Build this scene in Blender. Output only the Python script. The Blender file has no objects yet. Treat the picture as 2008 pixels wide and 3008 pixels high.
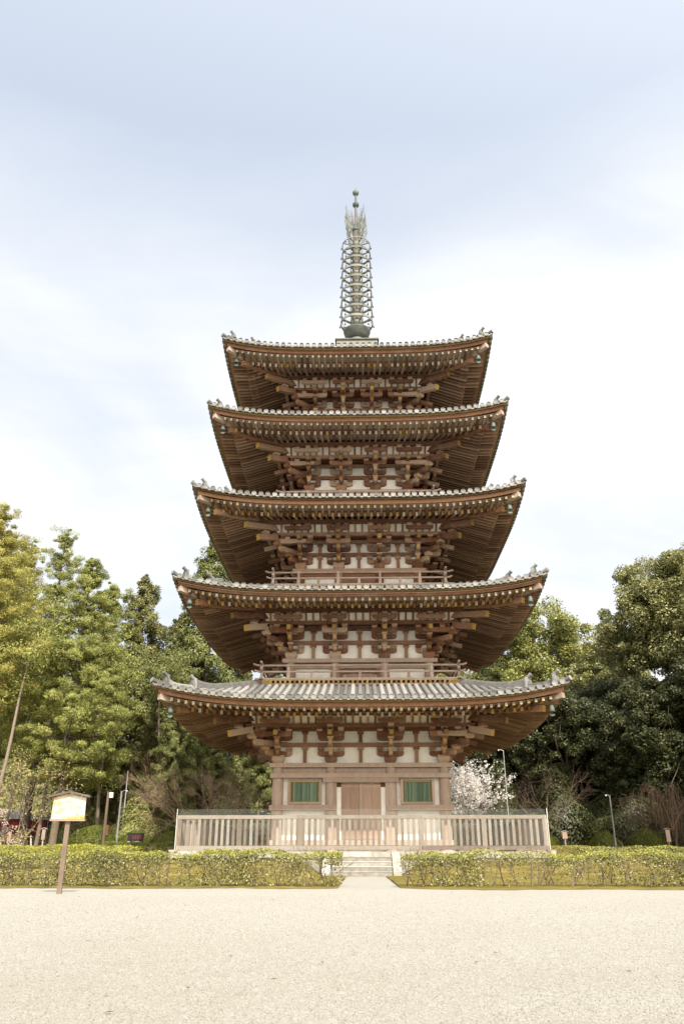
import bpy, math, random
import numpy as np
from mathutils import Vector, Matrix

random.seed(7)
S = bpy.context.scene
COL = S.collection
pi = math.pi

# ------------------------------------------------------------------ helpers
def tag(o, label=None, cat=None, group=None, kind=None):
    if label: o['label'] = label
    if cat: o['category'] = cat
    if group: o['group'] = group
    if kind: o['kind'] = kind
    return o

def empty(name, loc=(0, 0, 0), rz=0.0):
    o = bpy.data.objects.new(name, None)
    o.empty_display_size = .2
    o.location = loc
    o.rotation_euler = (0, 0, rz)
    COL.objects.link(o)
    return o

def dup(o, parent=None, loc=None, rz=None):
    c = o.copy()
    COL.objects.link(c)
    c.parent = parent
    if loc is not None: c.location = loc
    if rz is not None: c.rotation_euler = (0, 0, rz)
    return c

def dup_tree(o, parent=None):
    c = dup(o, parent)
    for ch in list(o.children):
        dup_tree(ch, c)
    return c

def rotz(a):
    c, s = math.cos(a), math.sin(a)
    return np.array([[c, -s, 0], [s, c, 0], [0, 0, 1.]])

class MB:
    """collects shapes and links them as one mesh object"""
    def __init__(self):
        self.v, self.f, self.m, self.s = [], [], [], []
        self.R = None
        self.T = np.zeros(3)
    def frame(self, a=0., t=(0, 0, 0)):
        self.R = rotz(a); self.T = np.array(t, float); return self
    def add(self, vs, fs, mat=0, smooth=False):
        n = len(self.v)
        if self.R is not None:
            vs = [tuple(self.R @ np.array(p, float) + self.T) for p in vs]
        self.v.extend(tuple(p) for p in vs)
        for i, f in enumerate(fs):
            self.f.append(tuple(k + n for k in f))
            self.m.append(mat[i] if isinstance(mat, (list, tuple)) else mat)
            self.s.append(smooth)
    def box(self, x0, x1, y0, y1, z0, z1, mat=0):
        vs = [(x0, y0, z0), (x1, y0, z0), (x1, y1, z0), (x0, y1, z0), (x0, y0, z1), (x1, y0, z1), (x1, y1, z1), (x0, y1, z1)]
        fs = [(0, 3, 2, 1), (4, 5, 6, 7), (0, 1, 5, 4), (1, 2, 6, 5), (2, 3, 7, 6), (3, 0, 4, 7)]
        self.add(vs, fs, mat)
    def frus(self, cx, cy, z0, z1, a0, b0, a1, b1, mat=0):
        vs = [(cx-a0, cy-b0, z0), (cx+a0, cy-b0, z0), (cx+a0, cy+b0, z0), (cx-a0, cy+b0, z0),
              (cx-a1, cy-b1, z1), (cx+a1, cy-b1, z1), (cx+a1, cy+b1, z1), (cx-a1, cy+b1, z1)]
        fs = [(0, 3, 2, 1), (4, 5, 6, 7), (0, 1, 5, 4), (1, 2, 6, 5), (2, 3, 7, 6), (3, 0, 4, 7)]
        self.add(vs, fs, mat)
    def beam(self, p0, p1, w, h, mat=0, end0=None, end1=None, bot=None):
        """box of width w, height h from p0 to p1 (centre line)"""
        p0 = np.array(p0, float); p1 = np.array(p1, float)
        d = p1 - p0; d /= np.linalg.norm(d)
        r = np.cross(d, (0, 0, 1.))
        if np.linalg.norm(r) < 1e-6: r = np.array([1., 0, 0])
        r /= np.linalg.norm(r); u = np.cross(r, d)
        vs = []
        for p in (p0, p1):
            for a, b in ((-1, -1), (1, -1), (1, 1), (-1, 1)):
                vs.append(p + r*a*w/2 + u*b*h/2)
        fs = [(0, 1, 2, 3), (7, 6, 5, 4), (0, 4, 5, 1), (1, 5, 6, 2), (2, 6, 7, 3), (3, 7, 4, 0)]
        e0 = mat if end0 is None else end0
        e1 = mat if end1 is None else end1
        self.add(vs, fs, [e0, e1, mat if bot is None else bot, mat, mat, mat])
    def tube(self, pts, rad, n=6, mat=0, smooth=True, cap=True):
        pts = [np.array(p, float) for p in pts]
        if not hasattr(rad, '__len__'): rad = [rad]*len(pts)
        vs, fs = [], []
        prev = None
        for i, p in enumerate(pts):
            d = pts[min(i+1, len(pts)-1)] - pts[max(i-1, 0)]
            d = d/(np.linalg.norm(d)+1e-9)
            if prev is None:
                a = np.array([0, 0, 1.]) if abs(d[2]) < .9 else np.array([1., 0, 0])
            else: a = prev
            x = np.cross(a, d); x /= (np.linalg.norm(x)+1e-9)
            y = np.cross(d, x); prev = y
            for k in range(n):
                t = 2*pi*k/n
                vs.append(p + rad[i]*(x*math.cos(t) + y*math.sin(t)))
        for i in range(len(pts)-1):
            for k in range(n):
                k2 = (k+1) % n
                fs.append((i*n+k, i*n+k2, (i+1)*n+k2, (i+1)*n+k))
        self.add(vs, fs, mat, smooth)
        if cap:
            self.add(vs[:n], [tuple(range(n-1, -1, -1))], mat)
            self.add(vs[-n:], [tuple(range(n))], mat)
    def lathe(self, prof, n=16, c=(0, 0, 0), mat=0, smooth=True):
        vs, fs = [], []
        for r, z in prof:
            for k in range(n):
                t = 2*pi*k/n
                vs.append((c[0]+r*math.cos(t), c[1]+r*math.sin(t), c[2]+z))
        for i in range(len(prof)-1):
            for k in range(n):
                k2 = (k+1) % n
                fs.append((i*n+k, i*n+k2, (i+1)*n+k2, (i+1)*n+k))
        self.add(vs, fs, mat, smooth)
    def prism(self, poly, o, ax, az, ay, w, mat=0, end=None):
        """polygon (a,b) placed at o + a*ax + b*az, thickness w along ay (centred)"""
        o, ax, az, ay = (np.array(q, float) for q in (o, ax, az, ay))
        n = len(poly)
        vs = [o + ax*a + az*b - ay*w/2 for a, b in poly] + [o + ax*a + az*b + ay*w/2 for a, b in poly]
        fs = [tuple(range(n)), tuple(range(2*n-1, n-1, -1))]
        ms = [mat, mat]
        for i in range(n):
            j = (i+1) % n
            fs.append((i, i+n, j+n, j)); 
            ms.append(end[1] if end and i in end[0] else mat)
        self.add(vs, fs, ms)
    def build(self, name, mats, parent=None, loc=None):
        me = bpy.data.meshes.new(name)
        me.from_pydata(self.v, [], self.f)
        if not isinstance(mats, (list, tuple)): mats = [mats]
        for m in mats: me.materials.append(m)
        me.polygons.foreach_set('material_index', self.m)
        me.polygons.foreach_set('use_smooth', self.s)
        me.update()
        o = bpy.data.objects.new(name, me)
        COL.objects.link(o)
        o.parent = parent
        if loc is not None: o.location = loc
        return o

# ------------------------------------------------------------------ materials
class NT:
    def __init__(self, name):
        self.mat = bpy.data.materials.new(name)
        self.mat.use_nodes = True
        self.t = self.mat.node_tree
        self.t.nodes.clear()
        self.out = self.t.nodes.new('ShaderNodeOutputMaterial')
    def n(self, typ, **kw):
        nd = self.t.nodes.new(typ)
        for k, v in kw.items():
            if k.startswith('i_'):
                key = k[2:]
                key = int(key) if key.isdigit() else key.replace('_', ' ')
                nd.inputs[key].default_value = v
            else: setattr(nd, k, v)
        return nd
    def l(self, a, b): self.t.links.new(a, b)
    def pos(self, scale=(1, 1, 1), gen='Object'):
        tc = self.n('ShaderNodeTexCoord') 
        mp = self.n('ShaderNodeMapping')
        mp.inputs['Scale'].default_value = scale
        self.l(tc.outputs[gen], mp.inputs['Vector'])
        return mp.outputs['Vector']
    def noise(self, vec, scale, detail=4, rough=.6):
        nd = self.n('ShaderNodeTexNoise', i_Scale=scale, i_Detail=detail, i_Roughness=rough)
        self.l(vec, nd.inputs['Vector'])
        return nd.outputs['Fac']
    def ramp(self, fac, stops):
        r = self.n('ShaderNodeValToRGB')
        e = r.color_ramp.elements
        while len(e) < len(stops): e.new(.5)
        for el, (p, c) in zip(e, stops):
            el.position = p
            el.color = (*c, 1) if len(c) == 3 else c
        self.l(fac, r.inputs['Fac'])
        return r.outputs['Color']
    def mix(self, fac, a, b, mode='MIX'):
        m = self.n('ShaderNodeMix', data_type='RGBA', blend_type=mode)
        for val, sock in ((fac, m.inputs[0]), (a, m.inputs[6]), (b, m.inputs[7])):
            if hasattr(val, 'is_linked'): self.l(val, sock)
            else: sock.default_value = val if not isinstance(val, tuple) or len(val) == 4 else (*val, 1)
        return m.outputs[2]
    def math(self, op, a, b=0., clamp=False):
        m = self.n('ShaderNodeMath', operation=op, use_clamp=clamp)
        for val, sock in ((a, m.inputs[0]), (b, m.inputs[1])):
            if hasattr(val, 'is_linked'): self.l(val, sock)
            else: sock.default_value = val
        return m.outputs[0]
    def island(self):
        # a tone of its own for every piece of every copy
        g = self.n('ShaderNodeNewGeometry').outputs['Random Per Island']
        return self.math('FRACT', self.math('ADD', g, self.n('ShaderNodeObjectInfo').outputs['Random']))
    def bsdf(self, color, rough=.8, spec=.3, bump=None, bstr=.3, bdist=.02, metal=0.):
        p = self.n('ShaderNodeBsdfPrincipled')
        if hasattr(color, 'is_linked'): self.l(color, p.inputs['Base Color'])
        else: p.inputs['Base Color'].default_value = (*color, 1)
        p.inputs['Roughness'].default_value = rough
        p.inputs['Specular IOR Level'].default_value = spec
        p.inputs['Metallic'].default_value = metal
        if bump is not None:
            b = self.n('ShaderNodeBump', i_Strength=bstr, i_Distance=bdist)
            self.l(bump, b.inputs['Height'])
            self.l(b.outputs['Normal'], p.inputs['Normal'])
        self.l(p.outputs[0], self.out.inputs['Surface'])
        return p

def wood(name, stops, stretch=(1, 1, 1), scale=5., pale=(.5, .42, .36), palef=.35, rough=.8, isl=.35):
    """weathered timber: each piece its own tone, streaks and bleached patches"""
    t = NT(name)
    v = t.pos(stretch)
    a = t.noise(v, scale, 5, .65)
    i = t.island()
    f = t.math('ADD', t.math('MULTIPLY', a, 1-isl), t.math('MULTIPLY', i, isl))
    c = t.ramp(f, [(.25 + .5*k/(len(stops)-1), s) for k, s in enumerate(stops)])
    b = t.noise(t.pos((1, 1, 1)), 1.1, 6, .7)
    pm = t.ramp(b, [(.48, (0, 0, 0)), (.72, (palef,)*3)])
    c = t.mix(pm, c, pale)
    g = t.noise(t.pos(tuple(q*4 for q in stretch)), scale*3, 3, .7)
    c = t.mix(t.math('MULTIPLY', g, .35), c, (.06, .04, .03), 'MIX')
    t.bsdf(c, rough, .25, g, .35, .01)
    return t.mat

M = {}
# eave timber, reddish brown
M['wood'] = wood('weathered_red_timber', [(.14, .062, .033), (.225, .107, .058), (.305, .16, .092), (.39, .26, .175)], (1, 1, 1.6), 6., (.38, .26, .18), .35, isl=.5)
M['wood_dark'] = wood('dark_red_timber', [(.085, .036, .018), (.14, .062, .031), (.2, .092, .047)], (1, 1, 1), 5., (.3, .2, .14), .3)
M['wood_col'] = wood('bleached_timber', [(.33, .23, .17), (.43, .32, .25), (.53, .415, .335)], (1.6, 1.6, .5), 5., (.52, .45, .41), .4)
M['wood_door'] = wood('door_timber', [(.30, .19, .135), (.40, .27, .2), (.49, .36, .285)], (5, 5, .5), 3., (.5, .37, .3), .3)
M['wood_fence'] = wood('silvered_fence_timber', [(.27, .20, .155), (.39, .31, .255), (.52, .44, .39)], (2, 2, .5), 4., (.56, .51, .47), .5, isl=.55)
M['wood_rail'] = wood('balcony_timber', [(.28, .2, .155), (.4, .31, .25), (.5, .405, .34)], (.6, 1, 1), 4., (.55, .49, .45), .5)
M['board'] = wood('pale_soffit_board', [(.30, .24, .18), (.42, .355, .28), (.53, .47, .39)], (1, 1, 1), 4., (.5, .44, .37), .4)
M['sign_roof'] = wood('grey_brown_shingle', [(.07, .055, .045), (.12, .095, .08), (.17, .14, .12)], (2, 2, 2), 4., (.25, .22, .2), .4)
M['post'] = wood('brown_post_timber', [(.10, .072, .05), (.16, .118, .085), (.25, .19, .145)], (2, 2, .5), 4., (.34, .27, .22), .4)

def flat(name, c0, c1, scale=3., rough=.85, spec=.25, bstr=.15, isl=0., metal=0.):
    t = NT(name)
    a = t.noise(t.pos(), scale, 5, .65)
    if isl:
        a = t.math('ADD', t.math('MULTIPLY', a, 1-isl), t.math('MULTIPLY', t.island(), isl))
    c = t.ramp(a, [(.3, c0), (.7, c1)])
    t.bsdf(c, rough, spec, a, bstr, .01, metal)
    return t.mat

M['yellow'] = flat('ochre_paint', (.2, .125, .035), (.41, .265, .065), 5., isl=.75)
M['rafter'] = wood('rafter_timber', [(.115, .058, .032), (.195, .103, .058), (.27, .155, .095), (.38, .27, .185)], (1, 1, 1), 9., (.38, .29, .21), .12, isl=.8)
M['rafter_side'] = wood('shade_toned_rafter_timber', [(.115, .06, .034), (.175, .095, .055), (.25, .145, .088)], (1, 1, 1), 9., (.3, .22, .15), .1, isl=.7)  # darker rafter copy, shade between the rafters put into the colour
M['rafter_low'] = wood('lit_weathered_rafter_underside', [(.21, .115, .066), (.31, .19, .12), (.43, .31, .215)], (1, 1, 1), 7., (.46, .37, .28), .3, isl=.8)  # paler undersides: weathering plus light off the ground, both put into the colour
M['wood_brk'] = wood('bracket_timber', [(.14, .054, .026), (.22, .095, .048), (.31, .165, .095), (.46, .335, .235)], (1, 1, 1.5), 6., (.46, .36, .27), .4, isl=.75)
M['cream_end'] = flat('cream_rafter_end', (.25, .165, .07), (.46, .36, .22), 5., isl=.85)
M['ochre_old'] = flat('faded_ochre_paint', (.13, .075, .03), (.33, .21, .055), 6., isl=.8)
M['plaster'] = flat('white_plaster', (.70, .67, .60), (.88, .86, .82), 2.4)
M['plaster_grey'] = flat('aged_plaster', (.66, .60, .5), (.8, .76, .68), 2.2)
M['tile'] = flat('grey_roof_tile', (.095, .093, .088), (.25, .245, .235), 5., rough=.6, spec=.35, isl=.45)
M['tile_end'] = flat('roof_tile_end', (.12, .118, .112), (.25, .245, .233), 9., rough=.6, spec=.35, isl=.5)
M['tile_dark'] = flat('dark_tile_bed', (.07, .068, .06), (.16, .155, .145), 3.)  # bed under the tile rows, darker grey than the tiles
M['moss_board'] = flat('mossy_eave_batten', (.085, .055, .025), (.24, .165, .07), 6., isl=.3)
M['stone'] = flat('pale_granite', (.26, .245, .21), (.46, .44, .4), 3.5, bstr=.5, isl=.25)
M['stone_step'] = flat('step_granite', (.17, .155, .135), (.36, .335, .3), 4.5, bstr=.5, isl=.2)
M['verdigris'] = flat('verdigris_bronze', (.06, .085, .075), (.135, .17, .15), 5., rough=.6, isl=.4)
M['bronze'] = flat('aged_bronze', (.075, .066, .055), (.2, .175, .145), 2.5, rough=.6, isl=.4)
M['bronze_pale'] = flat('pale_weathered_bronze', (.085, .09, .075), (.2, .205, .17), 3., rough=.6, isl=.3)
M['bronze_dark'] = flat('blackened_bronze', (.045, .05, .045), (.11, .115, .1), 3., rough=.5)
M['steel'] = flat('galvanised_steel', (.17, .175, .18), (.26, .265, .27), 4., rough=.5)
M['steel_pale'] = flat('pale_grey_paint', (.42, .42, .42), (.52, .52, .52), 4., rough=.5)
M['white_paint'] = flat('white_paint', (.74, .74, .74), (.82, .82, .82), 4., rough=.5)
M['black_panel'] = flat('black_panel', (.012, .01, .012), (.03, .022, .022), 5., rough=.5)
M['red_cloth'] = flat('dark_red_cloth', (.09, .008, .014), (.16, .015, .025), 4.)
M['red_paint'] = flat('red_lettering', (.33, .03, .03), (.42, .05, .05), 4.)
def moss_mat():
    t = NT('moss_ground')
    a = t.noise(t.pos(), 1.6, 6, .7); f = t.noise(t.pos(), 14., 4, .7)
    c = t.ramp(a, [(.3, (.07, .066, .018)), (.5, (.16, .13, .03)), (.7, (.27, .21, .055))])
    c = t.mix(t.ramp(f, [(.52, (0, 0, 0)), (.68, (.75, .75, .75))]), c, (.2, .155, .1))
    t.bsdf(c, .95, .1, f, .8, .02)
    return t.mat
M['moss'] = moss_mat()
M['leaf_brown'] = flat('dry_leaf', (.11, .06, .03), (.24, .15, .085), 9., isl=.8)
M['bark'] = wood('tree_bark', [(.07, .05, .035), (.13, .1, .075), (.21, .17, .13)], (2, 2, .6), 4., (.3, .26, .21), .4)
M['bark_pale'] = wood('pale_bark', [(.10, .075, .055), (.19, .15, .115), (.3, .245, .2)], (3, 3, 1.), 6., (.36, .31, .26), .5)
M['twig'] = flat('bare_twig', (.22, .14, .095), (.42, .29, .21), 4., isl=.5)
M['twig_dark'] = flat('dark_bare_twig', (.10, .07, .05), (.2, .14, .1), 4., isl=.5)
M['twig_grey'] = flat('grey_twig', (.15, .115, .085), (.29, .24, .19), 4., isl=.5)

def leaves(name, stops, transl=.22, rough=.55, spec=.25, nscale=.7):
    t = NT(name)
    i = t.island()
    geo = t.n('ShaderNodeNewGeometry')
    a = t.noise(geo.outputs['Position'], nscale, 3, .6)
    f = t.math('ADD', t.math('MULTIPLY', i, .55), t.math('MULTIPLY', a, .45))
    c = t.ramp(f, [(.22 + .56*k/(len(stops)-1), s) for k, s in enumerate(stops)])
    p = t.bsdf(c, rough, spec)
    tr = t.n('ShaderNodeBsdfTranslucent')
    t.l(c, tr.inputs['Color'])
    mx = t.n('ShaderNodeMixShader', i_0=transl)
    t.l(p.outputs[0], mx.inputs[1]); t.l(tr.outputs[0], mx.inputs[2])
    t.l(mx.outputs[0], t.out.inputs['Surface'])
    return t.mat

M['lf_pine'] = leaves('pine_needles', [(.085, .115, .026), (.20, .235, .06), (.34, .35, .10), (.50, .475, .165)])
M['lf_gold'] = leaves('golden_cedar_needles', [(.15, .15, .03), (.29, .28, .065), (.42, .385, .10), (.53, .475, .16)])
M['lf_cyp'] = leaves('cypress_sprays', [(.055, .075, .024), (.125, .15, .045), (.22, .235, .075), (.35, .345, .13)])
M['lf_cyp2'] = leaves('brownish_cypress_sprays', [(.075, .085, .03), (.16, .165, .06), (.26, .25, .1), (.38, .345, .16)])
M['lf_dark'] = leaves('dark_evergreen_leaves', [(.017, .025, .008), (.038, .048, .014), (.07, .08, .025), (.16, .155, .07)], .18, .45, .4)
M['lf_broad'] = leaves('yellow_green_leaves', [(.07, .09, .02), (.18, .2, .05), (.33, .335, .095), (.5, .475, .18)], .25, .45, .4)
M['lf_grey'] = leaves('greyish_green_leaves', [(.06, .075, .024), (.16, .17, .06), (.30, .295, .115), (.47, .445, .21)], .25, .5, .35)
M['lf_hedge'] = leaves('hedge_leaves', [(.03, .04, .010), (.095, .105, .023), (.215, .2, .058), (.46, .42, .2)], .25, .4, .45, 1.1)
M['lf_hedge_top'] = leaves('young_hedge_shoots', [(.15, .17, .02), (.30, .31, .04), (.47, .44, .08)], .35, .5, .3, 3.)
M['lf_shrub'] = leaves('clipped_azalea_leaves', [(.06, .08, .016), (.12, .14, .024), (.2, .21, .04)], .25, .6, .2, 3.)
M['lf_under'] = leaves('undergrowth_leaves', [(.05, .065, .02), (.12, .13, .04), (.22, .2, .07), (.32, .25, .13)], .25)
M['blossom'] = leaves('white_blossom', [(.74, .7, .66), (.82, .78, .74), (.86, .82, .8)], .35, .7, .1)
M['blossom_pink'] = leaves('pink_blossom', [(.66, .5, .5), (.76, .62, .62), (.82, .72, .72)], .35, .7, .1)
M['bud'] = leaves('spring_buds', [(.25, .22, .07), (.38, .33, .13), (.46, .4, .2)], .35)

def window_mat():
    t = NT('green_lattice')
    c = t.ramp(t.math('ADD', t.math('MULTIPLY', t.island(), .6), t.math('MULTIPLY', t.noise(t.pos((6, 6, .6)), 6., 4), .4)),
               [(.2, (.09, .175, .12)), (.55, (.165, .27, .19)), (.85, (.28, .38, .29))])
    t.bsdf(c, .8, .2)
    return t.mat
M['green'] = window_mat()

def glass_mat():
    t = NT('clear_glass')
    a = t.n('ShaderNodeBsdfTransparent'); a.inputs[0].default_value = (.975, .985, .98, 1)
    g = t.n('ShaderNodeBsdfGlossy', i_Roughness=.03); g.inputs[0].default_value = (.9, .95, .93, 1)
    fr = t.n('ShaderNodeFresnel', i_IOR=1.5)
    mx = t.n('ShaderNodeMixShader')
    t.l(t.math('MULTIPLY', fr.outputs[0], .55, True), mx.inputs[0]); t.l(a.outputs[0], mx.inputs[1]); t.l(g.outputs[0], mx.inputs[2])
    t.l(mx.outputs[0], t.out.inputs['Surface'])
    return t.mat
M['glass'] = glass_mat()

def gravel_mat():
    t = NT('pale_gravel')
    v = t.pos()
    vo = t.n('ShaderNodeTexVoronoi', i_Scale=105.); t.l(v, vo.inputs['Vector'])
    v2 = t.n('ShaderNodeTexVoronoi', i_Scale=48.); t.l(v, v2.inputs['Vector'])
    sep = t.n('ShaderNodeSeparateColor'); t.l(vo.outputs['Color'], sep.inputs[0])
    sep2 = t.n('ShaderNodeSeparateColor'); t.l(v2.outputs['Color'], sep2.inputs[0])
    f = t.math('ADD', t.math('MULTIPLY', sep.outputs[0], .6), t.math('MULTIPLY', sep2.outputs[0], .4))
    c = t.ramp(f, [(.1, (.245, .232, .20)), (.35, (.338, .324, .284)), (.65, (.372, .359, .319)), (.92, (.42, .408, .37))])
    big = t.noise(v, .35, 5, .6)
    c = t.mix(t.ramp(big, [(.4, (0, 0, 0)), (.75, (.28, .28, .28))]), c, (.3, .265, .215))
    mid = t.noise(v, 4., 4, .7)
    c = t.mix(t.ramp(mid, [(.55, (0, 0, 0)), (.8, (.3, .3, .3))]), c, (.25, .21, .165))
    # the odd brown fragment of leaf
    v3 = t.n('ShaderNodeTexVoronoi', i_Scale=9.); t.l(v, v3.inputs['Vector'])
    s3 = t.n('ShaderNodeSeparateColor'); t.l(v3.outputs['Color'], s3.inputs[0])
    spot = t.math('MULTIPLY', t.math('LESS_THAN', v3.outputs['Distance'], .13), t.math('GREATER_THAN', s3.outputs[1], .93))
    c = t.mix(spot, c, (.2, .13, .08))
    h = t.math('ADD', t.math('MULTIPLY', vo.outputs['Distance'], -.9), t.math('MULTIPLY', v2.outputs['Distance'], -.6))
    t.bsdf(c, .9, .2, h, .6, .009)
    return t.mat
M['gravel'] = gravel_mat()
def pebble_mat():
    t = NT('pebble')
    c = t.ramp(t.island(), [(.0, (.16, .147, .122)), (.15, (.252, .24, .208)), (.6, (.298, .287, .254)), (1., (.345, .335, .306))])
    v = t.pos()
    c = t.mix(t.ramp(t.noise(v, .35, 5, .6), [(.4, (0, 0, 0)), (.72, (.42, .42, .42))]), c, (.235, .205, .16))
    c = t.mix(t.ramp(t.noise(v, 2.2, 4, .7), [(.52, (0, 0, 0)), (.78, (.4, .4, .4))]), c, (.2, .17, .13))
    t.bsdf(c, .85, .2)
    return t.mat
M['pebble'] = pebble_mat()

def sign_mat():
    """sun-bleached board with peeled orange stains and faint rows of illegible writing"""
    t = NT('stained_notice_board')
    v = t.pos()
    a = t.noise(t.pos((2, 2, 4.5)), 2.6, 5, .7)
    sx = t.n('ShaderNodeSeparateXYZ'); t.l(v, sx.inputs[0])
    low = t.math('MULTIPLY', t.math('SUBTRACT', .24, sx.outputs[2]), .9, True)
    f = t.math('ADD', a, t.math('MULTIPLY', low, .3))
    c = t.ramp(f, [(.46, (.62, .59, .52)), (.565, (.6, .45, .26)), (.68, (.6, .29, .07)), (.8, (.46, .18, .035))])
    w = t.n('ShaderNodeTexWave', wave_type='BANDS', bands_direction='X', i_Scale=9., i_Distortion=1.2, i_Detail=2., i_Detail_Scale=3.)
    t.l(v, w.inputs['Vector'])
    n2 = t.noise(t.pos((22, 22, 26)), 1., 2, .5)
    ink = t.math('MULTIPLY', t.math('GREATER_THAN', w.outputs['Fac'], .72), t.math('GREATER_THAN', n2, .56))
    c = t.mix(t.math('MULTIPLY', ink, .6), c, (.35, .22, .1))
    t.bsdf(c, .8, .2)
    return t.mat
M['sign'] = sign_mat()

def hill_mat():
    t = NT('woodland_floor')
    a = t.noise(t.pos(), .35, 8, .75)
    t.bsdf(t.ramp(a, [(.3, (.035, .04, .015)), (.5, (.09, .08, .035)), (.7, (.16, .115, .07))]), .95, .1, a, 1., .3)
    return t.mat
M['hill'] = hill_mat()

# ------------------------------------------------------------------ ground
def ground_z(x, y):
    def ss(a, b, t):
        t = min(1, max(0, (t-a)/(b-a))); return t*t*(3-2*t)
    z = 1.2*ss(-17, 14, y)*ss(5.5, 10, abs(x)) + 1.0*ss(5.0, 16, y)*(1-ss(5.5, 10, abs(x)))
    z = min(z, 1.22)
    if -14 < y < 8 and abs(x) < 9: z = max(z, .46*ss(-14.5, -7.2, y)*ss(1.3, 2.2, abs(x)))
    z += .25*ss(14, 40, y)
    return z

mb = MB(); mb.box(-160, 160, -60, 260, -.5, 0)
mb.f = [f for i, f in enumerate(mb.f) if i == 1]; mb.m = [0]; mb.s = [False]
tag(mb.build('gravel_ground', M['gravel']), kind='structure')
# loose pebbles lying on the near part of the gravel, where single stones can be seen
rg = np.random.default_rng(101)
n = 330000
uu = rg.random(n)
dd = 3.0*(5.6**uu)
ok = rg.random(n) < np.clip((1.06-uu)/.75, 0, 1)
dd = dd[ok]; n = len(dd)
px = rg.uniform(-.62, .6, n)*(dd+.8); py = -37.5 + dd
sz = rg.uniform(.0026, .0056, n)*(.8 + .4*np.minimum(dd/8, 1.6))
ang = rg.uniform(0, 6.28, n)
base = np.array([[1, 0, 0], [0, 1, 0], [-1, 0, 0], [0, -1, 0], [0, 0, 1.]])
bx = base[None]*sz[:, None, None]*np.stack([rg.uniform(.8, 1.4, n), rg.uniform(.7, 1.1, n), rg.uniform(.7, 1.15, n)], 1)[:, None, :]
cs, sn = np.cos(ang)[:, None], np.sin(ang)[:, None]
vx = bx[:, :, 0]*cs - bx[:, :, 1]*sn + px[:, None]; vy = bx[:, :, 0]*sn + bx[:, :, 1]*cs + py[:, None]
vz = bx[:, :, 2] + .001
V = np.stack([vx, vy, vz], 2).reshape(-1, 3)
F = (np.array([[0, 1, 4], [1, 2, 4], [2, 3, 4], [3, 0, 4]])[None] + 5*np.arange(n)[:, None, None]).reshape(-1)
me = bpy.data.meshes.new('gravel_pebbles')
me.vertices.add(5*n); me.vertices.foreach_set('co', V.astype(np.float32).ravel())
me.loops.add(12*n); me.loops.foreach_set('vertex_index', F.astype(np.int32))
me.polygons.add(4*n); me.polygons.foreach_set('loop_start', np.arange(0, 12*n, 3, dtype=np.int32))
me.polygons.foreach_set('use_smooth', np.ones(4*n, dtype=bool))
me.update(calc_edges=True); me.materials.append(M['pebble'])
o = bpy.data.objects.new('gravel_pebbles', me); COL.objects.link(o)
tag(o, 'loose pale pebbles lying on the near gravel', 'gravel', kind='stuff')
mb = MB()
xs = np.concatenate([np.linspace(-46, -10, 60), np.linspace(-10, -1.36, 60)[1:], np.array([-.95, -.5, .15, .8, 1.36]), np.linspace(1.36, 10, 60)[1:], np.linspace(10, 46, 60)[1:]])
ys = np.concatenate([np.linspace(-18.9, -6.9, 40), np.linspace(-6.9, 6.9, 20)[1:], np.linspace(6.9, 70, 50)[1:]])
vs = []
rr = random.Random(3)
for y in ys:
    for x in xs:
        z = ground_z(x, y)
        yy = y
        if y <= -18.89: z = .004; yy = y - (.95 if x > 0 else .5)*min(1, max(0, abs(x-.15)-.5)/.9)**.5 + .17*math.sin(x*1.7) + .1*math.sin(x*4.1) + .06*math.sin(x*9.7+1) + rr.uniform(-.09, .09)
        else: z += .012 + rr.random()*.03
        vs.append((x, yy, z))
fs = []
nx = len(xs)
for j in range(len(ys)-1):
    for i in range(nx-1):
        xm = (xs[i]+xs[i+1])/2; ym = (ys[j]+ys[j+1])/2
        if abs(xm) < 1.36 and (-8.3 < ym < 0 or -.5 < xm < .8) and ym < 0: continue
        if abs(xm) < 6.8 and abs(ym) < 6.8: continue
        fs.append((j*nx+i, j*nx+i+1, (j+1)*nx+i+1, (j+1)*nx+i))
mb.add(vs, fs, 0, True)
tag(mb.build('moss_ground', M['moss']), kind='structure')

# a few fallen leaves on the gravel
rg = np.random.default_rng(55)
mb = MB()
for k in range(70):
    d_ = 3.2*(5.2**rg.random()); x_ = rg.uniform(-.55, .55)*(d_+.6); y_ = -37.5 + d_
    a_ = rg.uniform(0, 6.28); l_ = rg.uniform(.012, .028); z_ = .008 + rg.uniform(0, .004)
    c_, s_ = math.cos(a_), math.sin(a_)
    mb.add([(x_-l_*c_, y_-l_*s_, z_), (x_+l_*.4*s_, y_-l_*.4*c_, z_+.006), (x_+l_*c_, y_+l_*s_, z_+.002), (x_-l_*.4*s_, y_+l_*.4*c_, z_+.005)], [(0, 1, 2, 3)])
tag(mb.build('fallen_leaves', M['leaf_brown']), 'scattered brown leaf fragments on the gravel', 'leaves', kind='stuff')

# wooded slope far behind
mb = MB()
vs, fs = [], []
hx = np.linspace(-95, 95, 60); hy = np.linspace(58, 120, 14)
for j, y in enumerate(hy):
    for x in hx:
        t = (y-58)/62
        z = 1.2 + 36*t*(.7 + .3*math.sin(x*.07+1)) + random.random()*.8
        if j == 0: z = -1
        vs.append((x, y, z))
for j in range(len(hy)-1):
    for i in range(len(hx)-1):
        fs.append((j*60+i, j*60+i+1, (j+1)*60+i+1, (j+1)*60+i))
mb.add(vs, fs, 0, True)
tag(mb.build('hill', M['hill']), kind='structure')

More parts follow.
